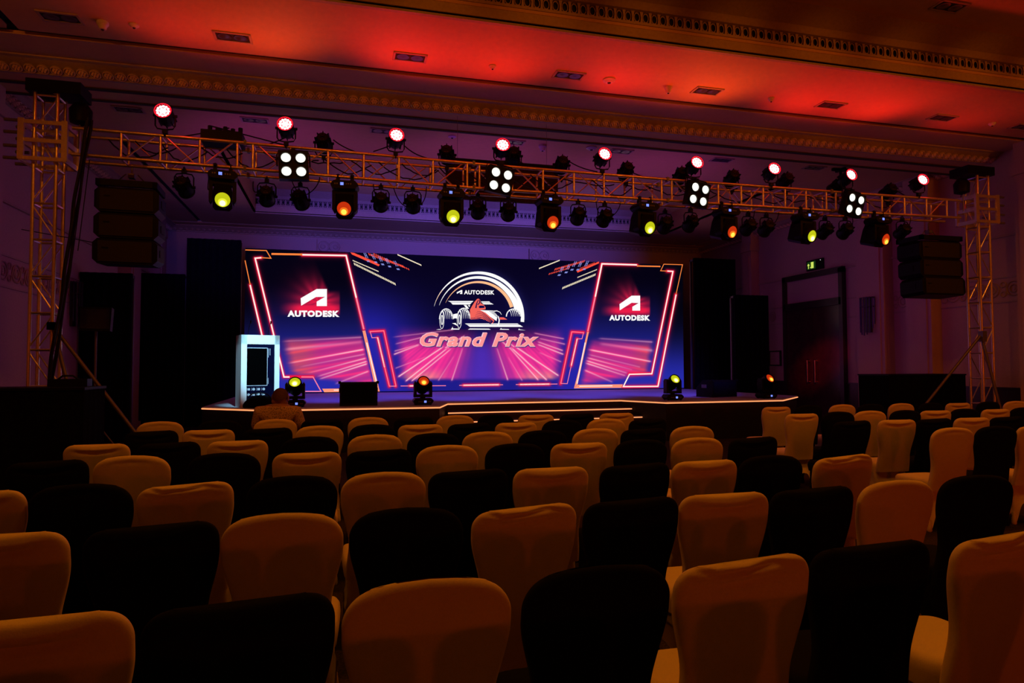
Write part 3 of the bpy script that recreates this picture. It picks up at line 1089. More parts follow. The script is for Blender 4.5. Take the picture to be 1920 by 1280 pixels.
def tower(xc, yc, label, flip, braces):
    t = thing('truss_tower', label, 'tower', (xc, yc, 0))
    h = .13
    top = 5.25
    for sx in (-1, 1):
        for sy in (-1, 1):
            MB().tube((sx * h, sy * h, .03), (sx * h, sy * h, top), .024, 8).build('leg', TRUSSM, t, 50)
    z = .35
    k = 0
    while z < top:
        for a, b in (((-h, -h), (h, -h)), ((-h, h), (h, h)), ((-h, -h), (-h, h)), ((h, -h), (h, h))):
            MB().tube((a[0], a[1], z), (b[0], b[1], z), .016, 6).build('rung', TRUSSM, t, 50)
        z2 = min(z + .48, top)
        s = 1 if k % 2 else -1
        for yy in (-h, h):
            MB().tube((-s * h, yy, z + .03), (s * h, yy, z2 - .03), .010, 6).build('diagonal', TRUSSM, t, 50)
        z += .48
        k += 1
    # sleeve block that carries the beam
    sl = MB()
    for zz in (4.28, 4.52, 4.76):
        sl.box(-.27, .27, -.22, -.19, zz - .025, zz + .025).box(-.27, .27, .19, .22, zz - .035, zz + .035)
        sl.box(-.27, -.24, -.22, .22, zz - .035, zz + .035).box(.24, .27, -.22, .22, zz - .035, zz + .035)
    for sx in (-.25, .25):
        for sy in (-.205, .205):
            sl.box(sx - .035, sx + .035, sy - .02, sy + .02, 4.26, 4.80)
    sl.build('sleeve_block', TRUSSM, t)
    for zz in (4.28, 4.44, 4.62, 4.78):
        MB().tube((flip * .28, -.16, zz), (flip * .46, -.16, zz), .022, 8).build('guide_bolt', STEEL, t)
        MB().tube((flip * .28, .12, zz), (flip * .44, .12, zz), .022, 8).build('guide_bolt', STEEL, t)
    hd_ = MB().box(-.22, .42 if flip < 0 else .22, -.2, .2, 5.18, 5.34)
    if flip > 0:
        hd_ = MB().box(-.42, .22, -.2, .2, 5.18, 5.34)
    hd_.build('tower_head', BLACK, t)
    ho = MB()
    xh = -flip * .36
    ho.lathe([(.02, -.16), (.13, -.12), (.14, .05), (.08, .14), (.02, .15)], 12, Matrix.Translation((xh, 0, 4.98)))
    ho.tube((xh, 0, 5.1), (xh, 0, 5.2), .02)
    ho.build('chain_hoist', BLACK, t, 50)
    ch = MB()
    ch.tube((xh + .02, .02, 4.85), (xh - flip * .0, .02, 4.78), .012, 6)
    ch.tube((xh, -.03, 4.85), (xh - .01, -.03, 4.5), .010, 6)
    ch.build('hoist_chain', STEEL, t)
    bs = MB().box(-.45, .45, -.45, .45, 0, .03)
    for sx in (-1, 1):
        bs.box(sx * .45 - .04, sx * .45 + .04, -.5, .7, .0, .06)
    bs.build('base_plate', STEEL, t)
    for tx, ty, zt in braces:
        b = MB().tube((-flip * .14, -.14, zt), (tx, ty, .03), .026, 8)
        b.box(-.05 - flip * .14, .05 - flip * .14, -.2, -.1, zt - .05, zt + .05)
        b.build('brace', STEEL, t, 50)
    return t


tower(-3.79, 10.0, 'aluminium truss tower at the left end of the lighting truss', -1, ((1.65, -.30, 2.1), (.75, -.42, 2.1)))
tower(11.86, 10.0, 'aluminium truss tower at the right end of the lighting truss', 1, ((-1.95, .2, 2.15), (.05, -.48, 2.05)))


# ------------------------------------------------------------------ lamps on the truss
def dirmat(d):
    """matrix turning local +Z to direction d"""
    return Vector(d).to_track_quat('Z', 'Y').to_matrix().to_4x4()


REDHALO = glow('red_lens_halo', (255, 25, 45), 1.5)  # red lens; its glowing bezel stands in for the halo around the lamp
REDHOT = glow('red_led_bead', (255, 225, 225), 2.2)


def par(up, d, lens, label):
    """par can; root at its clamp, body above (up=1) or below (up=-1)"""
    t = thing('par_can', label, 'stage light', group='par cans on the lighting truss')
    h = .25 * up
    M = Matrix.Translation((0, 0, h)) @ dirmat(d)
    b = MB()
    b.lathe([(.02, -.16), (.075, -.15), (.10, -.10), (.108, -.02), (.108, .10), (.115, .105), (.115, .125), (.098, .125), (.094, .10)], 18, M, False)
    for q in range(8):
        a = 2 * pi * q / 8
        b.box(-.006, .006, .07, .118, -.13, -.02, M @ Matrix.Rotation(a, 4, 'Z'))
    b.build('housing', BLACK, t, 40)
    if lens:
        L = MB().lathe([(.001, .105), (.096, .106), (.098, .126), (.110, .1265), (.112, .112)], 20, M, False).build('lens', REDHALO, t)
        be = MB()
        for n_, R in ((1, 0), (6, .036), (12, .071)):
            for q in range(n_):
                a = 2 * pi * q / n_
                be.lathe([(.0185, .112), (.015, .118), (.002, .120)], 8, M @ Matrix.Translation((R * cos(a), R * sin(a), 0)))
        be.build('led_beads', REDHOT, L)
    else:
        MB().lathe([(.001, .10), (.094, .10), (.094, .104)], 16, M, False).build('lens', GLASSDARK, t)
        gr = MB()
        for q in range(4):
            gr.box(-.03, .03, -.004, .004, -.155 + .004, -.150, M @ Matrix.Translation((0, -.045 + q * .03, -.004)))
        gr.build('rear_vent', mat('vent_grey', (0.10, 0.05, 0.03), 0.5), t)
    y = MB()
    pts = [(-.125, 0, h), (-.125, 0, h * .45), (-.10, 0, h * .28), (0, 0, h * .22), (.10, 0, h * .28), (.125, 0, h * .45), (.125, 0, h)]
    y.path(pts, .010, 6)
    for s in (-1, 1):
        y.tube((s * .10, 0, h), (s * .15, 0, h), .02, 8)
    y.build('yoke', BLACK, t, 50)
    c = MB().box(-.03, .03, -.03, .03, min(0, h * .24), max(0, h * .24)).torus(.032, .010, 10, 5, Matrix.Rotation(pi / 2, 4, 'Z'))
    c.build('clamp', BLACK, t)
    return t


def place_row(make, spots, label_of, yy, dz, smooth_z=True):
    """first spot takes the built thing, later ones take copies"""
    proto = None
    for i, (px_, py_) in enumerate(spots):
        p = on_y(px_, py_, yy)
        if proto is None:
            proto = make()
            o = proto
        else:
            o = copy_tree(proto)
        o.location = (p.x, p.y, p.z + dz)
        o.rotation_euler = (0, 0, random.uniform(-.12, .12))
        o['label'] = label_of(i)


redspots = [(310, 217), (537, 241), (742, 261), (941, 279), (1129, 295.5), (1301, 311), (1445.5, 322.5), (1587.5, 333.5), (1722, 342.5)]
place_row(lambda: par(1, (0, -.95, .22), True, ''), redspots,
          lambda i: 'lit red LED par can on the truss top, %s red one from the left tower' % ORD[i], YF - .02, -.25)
domes = [(607, 268), (838, 290), (963, 292), (1053, 309), (1173, 320), (1276, 329), (1372, 334), (1472, 339), (1568, 350), (1665, 359)]
place_row(lambda: par(1, (0.1, .9, -.28), False, ''), domes,
          lambda i: 'unlit black par can standing on the truss top, %s unlit one from the left' % ORD[i], YK - .02, -.25)
hang = [(345, 353), (500, 370), (563, 377), (714, 381), (774, 384), (896, 395), (953, 399), (1084, 407), (1134, 411), (1247, 424), (1295, 421),
        (1403, 428), (1437, 430), (1547, 435), (1585, 435), (1692, 436)]
place_row(lambda: par(-1, (0.1, .88, -.35), False, ''), hang,
          lambda i: 'black par can hanging under the truss, %s such can from the left' % ORD[i], YK - .04, .27)


def moving_head(lens_m, mid_m, spot_m, hangs, label, group):
    t = thing('moving_head', label, 'stage light', group=group)
    s = 1.0
    Rz = Matrix.Identity(4) if hangs else Matrix.Rotation(pi, 4, 'Y')
    off = 0.0
    # built hanging, from z=0 (mount) down to -.6
    z0 = -.07 if hangs else 0.0
    b = MB()
    prof = [(-.19, -.06), (-.15, -.015), (.15, -.015), (.19, -.06), (.19, -.09), (.15, -.13), (-.15, -.13), (-.19, -.09)]
    b.prism([(x, z + z0) for x, z in prof], -.14, .14, Rz)
    b.build('base', BLACK, t)
    MB().box(-.055, -.01, -.145, -.139, -.085 + z0, -.045 + z0, Rz).build('display', LEDBLUE, t)
    bt = MB()
    for q in (.03, .06, .09, -.10, -.13):
        bt.box(q - .008, q + .008, -.145, -.139, -.075 + z0, -.055 + z0, Rz)
    bt.build('buttons', STEEL, t)
    if hangs:
        for sx in (-.1, .1):
            c = MB().box(sx - .025, sx + .025, -.03, .03, -.09, .03).torus(.034, .012, 10, 5, Matrix.Translation((sx, 0, .0)) @ Matrix.Rotation(pi / 2, 4, 'Z'))
            c.build('clamp', BLACK, t)
    else:
        for sx in (-.14, .14):
            for sy in (-.1, .1):
                MB().tube(Rz @ Vector((sx, sy, -.02)), Rz @ Vector((sx, sy, .0)), .02, 8).build('foot', BLACK, t)
    y = MB()
    y.box(-.175, .175, -.07, .07, -.20 + z0, -.145 + z0, Rz)
    for sx in (-1, 1):
        y.prism([(sx * .175, -.15 + z0), (sx * .125, -.17 + z0), (sx * .130, -.42 + z0), (sx * .15, -.46 + z0), (sx * .175, -.42 + z0)], -.08, .08, Rz)
    y.tube(Rz @ Vector((0, 0, -.12 + z0)), Rz @ Vector((0, 0, -.16 + z0)), .05, 10)
    y.build('yoke', BLACK, t)
    el = radians(18) if hangs else radians(30)
    d = Vector((0, -cos(el), -sin(el)))
    M = Rz @ Matrix.Translation((0, 0, -.38 + z0)) @ dirmat(d)
    hdm = MB().lathe([(.05, -.21), (.105, -.19), (.122, -.12), (.124, .10), (.118, .16), (.112, .17), (.100, .172), (.098, .150)], 20, M, False)
    hdm.box(-.126, .126, -.05, .05, -.15, .05, M)
    if hangs:
        hdm.prism([(-.125, -.10), (-.10, -.20), (.10, -.20), (.125, -.10), (.125, .12), (.09, .16), (-.09, .16), (-.125, .12)], -.10, .21, M @ Matrix.Rotation(pi / 2, 4, 'X') @ Matrix.Scale(-1, 4, (0, 1, 0)) @ Matrix.Translation((0, .05, 0)))
    hdm.build('head', BLACK, t, 40)
    L = MB().lathe([(.001, .185), (.045, .178), (.080, .163), (.098, .150)], 20, M, False).build('lens', lens_m, t, 60)
    up_ = 1 if hangs else 1
    dq = M.to_3x3().inverted() @ Vector((0, 0, -1))
    dq = Vector((dq.x, dq.y, 0)).normalized() * .035
    MB().lathe([(.001, .1895), (.052, .1860), (.060, .1780)], 16, M @ Matrix.Translation((dq.x, dq.y, 0)), False).build('inner_glow', mid_m, L)
    MB().lathe([(.001, .1935), (.036, .1905), (.041, .1845)], 14, M @ Matrix.Translation((dq.x * 1.25, dq.y * 1.25, 0)), False).build('hot_spot', spot_m, L)
    return t


YELL = glow('yellow_lens', (196, 200, 22), 1.0)
YMID = glow('yellow_inner', (240, 240, 60), 1.05)
OMID = glow('orange_inner', (246, 118, 26), 1.0)
YHOT = glow('yellow_hot', (255, 255, 190), 1.6)
ORL = glow('orange_lens', (196, 48, 12), 1.0)
OHOT = glow('orange_hot', (255, 200, 70), 1.6)
mhs = [(415, 367, 'y'), (647, 385, 'o'), (848, 400, 'y'), (1033, 411, 'o'), (1214, 423, 'y'), (1368, 431, 'o'), (1517, 439, 'y'), (1655, 445, 'o')]
pr = {}
cnt = {'y': 0, 'o': 0}
for px_, py_, c in mhs:
    p = on_y(px_, py_, YF - .1)
    lab = '%s-lit black moving head hanging under the truss, %s %s one from the left' % ({'y': 'yellow', 'o': 'orange'}[c], ORD[cnt[c]], {'y': 'yellow', 'o': 'orange'}[c])
    cnt[c] += 1
    if c in pr:
        o = copy_tree(pr[c])
    else:
        o = pr[c] = moving_head(YELL if c == 'y' else ORL, YMID if c == 'y' else OMID, YHOT if c == 'y' else OHOT, True, lab, 'moving heads under the truss')
    o['label'] = lab
    seg = [s for s in SEG if s[0][0] <= px_ <= s[2][0]][0]
    o.location = (p.x, YF, chord_z(seg, p.x)[1])
    o.rotation_euler = (0, 0, {647: -.10, 415: .16, 848: .03, 1033: .10}.get(px_, .12))
for n_, (x, y, z, c, lab) in enumerate(((-0.82, 12.95, ZT, 'y', 'yellow-lit moving head on the stage floor beside the white lectern'),
                                   (1.55, 12.95, ZT, 'o', 'orange-lit moving head on the stage floor left of the steps'),
                                   (6.97, 13.05, ZT, 'y', 'yellow-lit moving head on the stage floor right of the steps'),
                                   (9.33, 13.1, ZT, 'o', 'orange-lit moving head at the far right corner of the stage'))):
    k_ = c + 'f'
    if k_ in pr:
        o = copy_tree(pr[k_])
    else:
        o = pr[k_] = moving_head(YELL if c == 'y' else ORL, YMID if c == 'y' else OMID, YHOT if c == 'y' else OHOT, False, lab, 'moving heads on the stage floor')
    o['label'] = lab
    o.location = (x, y, z)
    o.rotation_euler = (0, 0, (0, 0, -.05, .1)[n_])

WARM = glow('blinder_lamp', (255, 250, 235), 1.3)


def blinder(label):
    t = thing('blinder', label, 'stage light', group='four-lamp blinders on the truss')
    b = MB().box(-.20, .20, -.02, .10, -.20, .20)
    for sx in (-.098, .098):
        for sz in (-.098, .098):
            M = Matrix.Translation((sx, -.02, sz)) @ Matrix.Rotation(pi / 2, 4, 'X')
            b.lathe([(.075, 0), (.080, .03), (.072, .03), (.068, .005)], 16, M, False)
    b.build('housing', BLACK, t)
    for sx in (-.098, .098):
        for sz in (-.098, .098):
            M = Matrix.Translation((sx, -.02, sz)) @ Matrix.Rotation(pi / 2, 4, 'X')
            MB().lathe([(.001, .026), (.04, .022), (.066, .010)], 16, M, False).build('lamp', WARM, t, 60)
    MB().path([(-.22, .04, 0), (-.22, .10, .18), (-.2, .14, .26), (.2, .14, .26), (.22, .10, .18), (.22, .04, 0)], .012, 6).build('yoke', BLACK, t, 50)
    MB().box(-.03, .03, .1, .2, .16, .28).build('clamp', BLACK, t)
    return t


bl0 = None
for i, (px_, py_) in enumerate(((550.5, 310), (938, 338), (1309, 364.5), (1601, 383.5))):
    p = on_y(px_, py_, YF - .19)
    lab = 'four-lamp warm white blinder on the truss, %s from the left' % ORD[i]
    o = bl0 = blinder(lab) if bl0 is None else bl0
    if i:
        o = copy_tree(bl0)
        o['label'] = lab
    o.location = (p.x, YF - .19, p.z)
    o.rotation_euler = (radians((-4, 6, 8, 10)[i]), radians((-3, 8, 8, 10)[i]), (.05, .12, .1, .05)[i])

# dark mesh panel hanging behind the middle of the truss
pa, pb_, pc_ = on_y(836, 296, 11.0), on_y(1045, 315, 11.0), on_y(940, 378, 11.0)
hp = thing('hanging_panel', 'dark mesh-covered panel hanging behind the middle of the truss', 'panel', ((pa.x + pb_.x) / 2, 11.0, pc_.z))
wd_ = (pb_.x - pa.x) / 2
MB().box(-wd_, wd_, -.03, .03, 0, pa.z - pc_.z - .02).build('mesh_cloth', mat('dark_mesh_cloth', (.03, .022, .03), .9, 0, .3, .3, 120), hp)
MB().box(-wd_ - .02, wd_ + .02, -.05, .05, pa.z - pc_.z - .04, pa.z - pc_.z).build('top_batten', BLACK, hp)
for q in (-.8, .8):
    MB().tube((q * wd_, 0, pa.z - pc_.z), (q * wd_, 0, 5.83 - pc_.z), .003, 6).build('hanging_wire', STEEL, hp)

# power distribution box and loose cable on top of the truss
p = on_y(405, 256, YF)
pd = thing('power_box', 'black power distribution box with plugs on top of the truss', 'power box', (p.x + .12, 10.0, 4.70))
MB().box(-.32, .22, -.17, .17, .0, .16).build('case', BLACK, pd)
for q in range(5):
    MB().tube((-.22 + q * .1, -.05, .16), (-.22 + q * .1, -.05, .25 - .02 * (q % 2)), .03, 8).build('plug', BLACK, pd)
cb = [((395, 236), (450, 250), (545, 275), .03), ((330, 258), (380, 250), (430, 240), .02), ((505, 270), (530, 262), (548, 250), .02),
      ((625, 262), (640, 275), (665, 284), .02), ((700, 284), (730, 275), (755, 262), .02), ((757, 272), (775, 290), (800, 296), .02),
      ((968, 298), (985, 312), (1010, 316), .02), ((1064, 300), (1085, 316), (1120, 322), .02), ((1180, 320), (1200, 332), (1230, 336), .02), ((1672, 352), (1690, 362), (1705, 372), .02)]
CABS = []
for a, b, c, _ in cb:
    P = [on_y(q[0], q[1], YK - .1) for q in (a, b, c)]
    pts = []
    for k in range(13):
        t = k / 12
        pts.append(P[0] * (1 - t) ** 2 + P[1] * 2 * t * (1 - t) + P[2] * t * t)
    CABS.append((pts[0].x, MB().path(pts, .009, 6).build('cable', CABLE, None, 60), 'top'))
rnd = random.Random(11)
for i in range(26):
    px_ = 190 + i * 58 + rnd.uniform(-14, 14)
    seg = [s for s in SEG if s[0][0] - 3 <= px_ <= s[2][0] + 3][0]
    X0 = on_y(px_, 330, YF).x
    X1 = X0 + rnd.uniform(.5, .95)
    zt, zb_ = chord_z(seg, X0)
    sag = rnd.uniform(.06, .26)
    pts = []
    for k in range(11):
        t = k / 10
        pts.append((X0 + (X1 - X0) * t, YK - .06 - .12 * sin(pi * t) + rnd.uniform(-.02, .02), zt - .03 - .05 * t - sag * sin(pi * t) + rnd.uniform(-.012, .012)))
    CABS.append((pts[0][0], MB().path(pts, .010, 5).build('cable', CABLE, None, 60), 'in'))
for a, b, c in (((392, 330), (386, 372), (396, 345)), ((432, 320), (420, 345), (432, 330)), ((475, 340), (470, 375), (497, 350)), ((545, 332), (552, 356), (562, 362)), ((600, 330), (598, 352), (575, 365)),
                ((700, 345), (702, 372), (712, 368)), ((738, 352), (748, 388), (768, 388)), ((800, 350), (798, 385), (782, 385)), ((1118, 378), (1120, 405), (1128, 398)), ((1164, 378), (1160, 400), (1142, 408)),
                ((1415, 395), (1412, 415), (1408, 422)), ((1460, 398), (1458, 418), (1442, 425)), ((1598, 405), (1602, 425), (1590, 430)), ((1708, 408), (1706, 425), (1698, 434))):
    P = [on_y(q[0], q[1], YK - .05) for q in (a, b, c)]
    pts = [P[0] * (1 - k / 10) ** 2 + P[1] * 2 * (k / 10) * (1 - k / 10) + P[2] * (k / 10) ** 2 for k in range(11)]
    CABS.append((pts[0].x, MB().path(pts, .008, 5).build('cable', CABLE, None, 60), 'under'))
for kind_, txt, grp_ in (('top', 'black cable looping above the truss top, %s from the left tower', 'cables above the truss'),
                         ('in', 'black cable drooping between the truss chords, %s from the left tower', 'cables inside the truss'),
                         ('under', 'thin black cable looping below the truss to a lamp, %s from the left tower', 'cables under the truss')):
    for i, (x_, o, _) in enumerate(sorted((q for q in CABS if q[2] == kind_), key=lambda q: q[0])):
        tag(o, txt % ORD[i], 'cable', grp_)


# ------------------------------------------------------------------ flown loudspeakers
def array(xc, yc, ztop, n, wd, label, rz, lean):
    fr0 = thing('flying_frame', 'black steel flying frame above the %s loudspeaker stack' % label, 'frame', (xc, yc, ztop), rz)
    b = MB().box(-wd / 2 + .02, wd / 2 - .02, -.30, -.24, -.09, 0).box(-wd / 2 + .02, wd / 2 - .02, .24, .30, -.09, 0)
    b.box(-wd / 2 + .02, -wd / 2 + .08, -.3, .3, -.09, 0).box(wd / 2 - .08, wd / 2 - .02, -.3, .3, -.09, 0)
    b.build('frame_bars', BLACK, fr0)
    c = MB()
    for s in (-.25, .25):
        c.tube((s, 0, -.03), (s * .3, 0, .16), .010, 6)
    c.tube((0, 0, .14), (0, 0, .30), .014, 6)
    c.box(-.04, .04, -.05, .05, .10, .16)
    c.build('lifting_chain', STEEL, fr0)
    hh = .345
    for i in range(n):
        s = thing('line_array_speaker', 'black line array loudspeaker, %s of the %s hanging stack' % (('top', 'middle', 'bottom')[i] if n == 3 else ORD[i], label), 'loudspeaker',
                  (xc, yc - .012 * i * i, ztop - .10 - i * (hh + .012)), rz, 'hanging line array loudspeakers')
        s.rotation_euler = (lean * i, 0, rz)
        pr_ = [(-wd / 2 + .06, 0), (wd / 2 - .06, 0), (wd / 2, -.06), (wd / 2, -hh + .06), (wd / 2 - .06, -hh), (-wd / 2 + .06, -hh), (-wd / 2, -hh + .06), (-wd / 2, -.06)]
        MB().prism(pr_, -.26, .26).build('cabinet', BLACK, s)
        MB().box(-wd / 2 + .07, wd / 2 - .07, -.275, -.255, -hh + .03, -.03).build('grille', mat('speaker_grille', (0.006, .006, .006), .7, 0, .5, .4, 160), s)
        bd = MB()
        bd.box(-wd / 2 + .12, -wd / 2 + .2, -.281, -.274, -.14, -.12)
        bd.build('badge', BLACK, s)
        for q in (-1, 1):
            MB().box(q * (wd / 2 - .004) - .012, q * (wd / 2 - .004) + .012, -.1, .1, -.22, -.12).build('side_handle', BLACK, s)


array(-2.92, 10.45, 4.16, 3, .80, 'left', .06, .03)
array(11.17, 10.45, 4.05, 3, 1.02, 'right', 0.0, -.02)

# ================================================================== STAGE FURNITURE
lc = thing('lectern', 'white lectern with a dark printed front panel at the left of the stage', 'lectern', (-1.50, 13.15, ZT), .34)
LW, LD, LH = .30, .20, 1.33
b = MB()
b.box(-.34, -.24, -.2, .25, 0, LH).box(.25, .34, -.2, .25, 0, LH).box(-.34, .34, -.2, .25, LH - .17, LH)
b.build('body', LECTERNW, lc)
MB().box(-.24, .25, -.185, .2, .02, LH - .18).build('front_panel', mat('lectern_navy_panel', (0.0012, 0.0016, 0.016), 0.8, 0, .5, 0, 3, .03), lc)
fp = MB()
fp.box(-.235, .125, -.1885, -.1855, LH - .245, LH - .232).box(.118, .128, -.1885, -.1855, .40, LH - .232).box(-.235, .125, -.1885, -.1855, .395, .406)
fp.build('screen_outline', mat('print_white', (.42, .45, .5), .8), lc)
MB().box(-.232, .117, -.1882, -.1856, .408, LH - .246).build('display', mat('dark_display', (0.0006, .0004, .0006), .9, 0, None, 0, 20, .01), lc)
ic = MB()
for r in range(2):
    for q in range(4):
        x, z = -.20 + q * .088, .335 - r * .098
        ic.box(x - .022, x + .022, -.1885, -.1855, z - .02, z + .02) if (q + r) % 2 == 0 else ic.lathe([(.001, 0), (.024, 0), (.024, .003)], 12, Matrix.Translation((x, -.1855, z)) @ Matrix.Rotation(pi / 2, 4, 'X'))
        ic.box(x - .038, x - .033, -.1885, -.1855, z - .026, z + .026)
for z0_, z1_, x in ((.92, 1.08, .14), (.96, 1.08, .17), (.43, .54, .14)):
    k = 0
    z = z0_
    while z < z1_:
        ic.box(x - .006, x + .006, -.1885, -.1855, z, z + .010)
        z += .014
ic.build('printed_icons', mat('print_white', (.42, .45, .5), .8), lc)
for x in (-.18, .18):
    m_ = MB().path([(x, .0, LH), (x, -.01, LH + .06), (x + .005, -.03, LH + .14), (x + .02, -.08, LH + .23)], .005, 6)
    m_.lathe([(.012, -.03), (.013, .02), (.004, .03)], 8, Matrix.Translation((x + .024, -.09, LH + .245)))
    m_.tube((x, 0, LH), (x, 0, LH + .02), .018, 8)
    m_.build('gooseneck_microphone', BLACK, lc)

# slumped black bag at the lectern's foot
bag = thing('bag', 'black soft bag lying in front of the white lectern', 'bag', (-1.43, 12.80, ZT), .05)
rings = []
for i in range(9):
    t = i / 8
    z = .22 * t
    k = (1.0, 1.04, 1.05, 1.02, .96, .88, .76, .58, .2)[i]
    rings.append([Vector((.27 * k * cos(a) * (1 + .06 * sin(3 * a)) + .02 * t, .13 * k * sin(a), z + .015 * sin(4 * a) * t)) for a in [2 * pi * q / 22 for q in range(22)]])
MB().loft(rings).build('bag_body', BLACKM, bag, 60)
MB().path([(-.2, -.02, .19), (-.12, -.08, .26), (.02, -.09, .28), (.14, -.08, .25), (.2, -.02, .18)], .010, 6).build('strap', CABLE, bag, 60)

# floor monitor loudspeakers
def wedge(label, loc, rz, wd, dp, ht):
    t = thing('floor_monitor', label, 'loudspeaker', loc, rz)
    pr_ = [(-dp / 2, 0), (dp / 2, 0), (dp / 2, ht * .55), (dp * .1, ht), (-dp / 2, ht)]
    M = Matrix.Rotation(pi / 2, 4, 'Z')
    MB().prism(pr_, -wd / 2, wd / 2, M).build('cabinet', BLACK, t)
    MB().box(-wd / 2 + .04, wd / 2 - .04, -dp / 2 - .012, -dp / 2, .05, ht - .04).build('rear_panel', BLACKM, t)
    for s in (-1, 1):
        MB().box(s * (wd / 2 + .006) - .008, s * (wd / 2 + .006) + .008, -.07, .07, ht * .55, ht * .75).build('side_handle', STEEL, t)
        MB().box(s * wd / 2 - .025, s * wd / 2 + .025, -dp / 2 - .02, -dp / 2 + .03, ht - .03, ht + .02).build('corner', BLACK, t)
    return t


wedge('black floor monitor standing near the left front edge of the stage', (.33, 13.1, ZT), 0, .70, .42, .45)
wedge('black sloped floor monitor at the right rear of the stage', (8.75, 14.2, ZT), .3, .85, .5, .40)


# drape-covered flats either side of the screen
def flat_panel(label, x0, x1, y0, y1, z1, z0=0.0):
    t = thing('drape_flat', label, 'stage flat', ((x0 + x1) / 2, (y0 + y1) / 2, z0), 0, 'black draped flats beside the screen')
    wdt, dp, hh = x1 - x0, y1 - y0, z1 - z0
    n = max(4, int(wdt / .16))
    pts = []
    for k in range(n * 4 + 1):
        u = k / (n * 4)
        pts.append((-wdt / 2 + wdt * u, -dp / 2 + .02 * sin(u * n * 2 * pi)))
    poly = pts + [(wdt / 2, -dp / 2 + .10), (-wdt / 2, -dp / 2 + .10)]
    MB().loft([[Vector((x, y, .0)) for x, y in poly], [Vector((x, y, hh)) for x, y in poly]]).build('drape', BLACKM, t, 40)
    fr1 = MB()
    for x in (-wdt / 2 + .05, wdt / 2 - .05):
        fr1.box(x - .03, x + .03, dp / 2 - .1, dp / 2 - .04, 0, hh - .02)
    fr1.box(-wdt / 2 + .02, wdt / 2 - .02, dp / 2 - .1, dp / 2 - .04, hh - .08, hh - .02)
    for x in (-wdt / 2 + .05, wdt / 2 - .05):
        fr1.box(x - .03, x + .03, -dp / 2 + .1, dp / 2 - .05, hh - .08, hh - .02)
    fr1.build('frame', STEEL, t)
    return t


flat_panel('tall black draped flat against the left edge of the screen', -3.95, -2.62, 18.9, 19.3, 4.97)
flat_panel('lower black draped flat standing left of the tall one', -5.05, -3.98, 18.85, 19.2, 4.0)
flat_panel('black draped flat half hidden behind the left speaker stand', -5.3 + .03, -4.3, 15.5, 15.85, 3.55)
flat_panel('tall black draped flat against the right edge of the screen', 10.92, 12.4, 18.9, 19.3, 5.02)
flat_panel('lower black draped flat near the door, right of the screen', 11.45, 12.6, 17.5, 17.85, 3.7)


# black covered boxes at floor level
def skirted(label, x0, x1, y0, y1, z1, cat='table'):
    t = thing('skirted_table', label, cat, ((x0 + x1) / 2, (y0 + y1) / 2, 0))
    wx, wy = (x1 - x0) / 2, (y1 - y0) / 2
    pts = []
    for ax, ay, bx, by in ((-wx, -wy, wx, -wy), (wx, -wy, wx, wy), (wx, wy, -wx, wy), (-wx, wy, -wx, -wy)):
        L = sqrt((bx - ax) ** 2 + (by - ay) ** 2)
        n = int(L / .05)
        for k in range(n):
            u = k / n
            nx, ny = (by - ay) / L, -(bx - ax) / L
            o_ = .010 * sin(u * L / .16 * 2 * pi)
            pts.append((ax + (bx - ax) * u + nx * o_, ay + (by - ay) * u + ny * o_))
    MB().loft([[Vector((x, y, 0.005)) for x, y in pts], [Vector((x, y, z1 - .03)) for x, y in pts]], False).build('skirt', BLACKM, t, 50)
    MB().box(-wx - .012, wx + .012, -wy - .012, wy + .012, z1 - .03, z1).build('top', BLACK, t)
    return t


skirted('black skirted table beside the left truss tower', -5.1, -2.84, 8.55, 9.25, 1.33)
skirted('black skirted table in front of the right wall by the brace', 10.62, 11.45 + 1.1, 10.95, 11.75, 1.38)
bx = thing('cable_case', 'small black case lying on the left skirted table', 'case', (-3.15, 9.05, 1.33), .1)
MB().box(-.2, .2, -.12, .12, 0, .09).build('case_body', BLACK, bx)
MB().path([(-.1, -.1, .09), (-.05, -.12, .13), (.05, -.12, .13), (.1, -.1, .09)], .012, 6).build('handle', CABLE, bx)

# speaker on a stand behind the left tower
ss = thing('speaker_stand', 'thin tripod stand behind the left truss tower carrying a speaker', 'stand', (-3.67, 11.5, 0))
MB().tube((0, 0, .1), (0, 0, 2.12), .018, 8).build('pole', STEEL, ss, 50)
for q in range(3):
    a = 2 * pi * q / 3 + .4
    MB().tube((0, 0, .75), (.5 * cos(a), .5 * sin(a), .012), .013, 6).build('leg', STEEL, ss, 50)
MB().tube((0, 0, .68), (0, 0, .82), .03, 8).build('collar', BLACK, ss)
sp = thing('loudspeaker', 'black loudspeaker box on the thin stand behind the left tower', 'loudspeaker', (-3.67, 11.5, 2.12), .2)
MB().prism([(-.20, 0), (.20, 0), (.22, .36), (-.22, .36)], -.17, .17).build('cabinet', BLACK, sp)
MB().box(-.19, .19, -.182, -.168, .03, .33).build('grille', mat('speaker_grille', (0.006, .006, .006), .7), sp)

# black cable bundle running down beside the left tower
P = [on_y(170, 225, 9.8), on_y(152, 330, 9.75), on_y(136, 440, 9.7), on_y(120, 560, 9.7), on_y(98, 700, 9.7), on_y(95, 760, 9.7)]


def spline(P, n=8):
    out = []
    for i in range(len(P) - 1):
        p0, p1, p2, p3 = P[max(0, i - 1)], P[i], P[i + 1], P[min(len(P) - 1, i + 2)]
        for k in range(n):
            t = k / n
            out.append(.5 * ((2 * p1) + (p2 - p0) * t + (2 * p0 - 5 * p1 + 4 * p2 - p3) * t * t + (3 * p1 - p0 - 3 * p2 + p3) * t ** 3))
    out.append(P[-1])
    return out


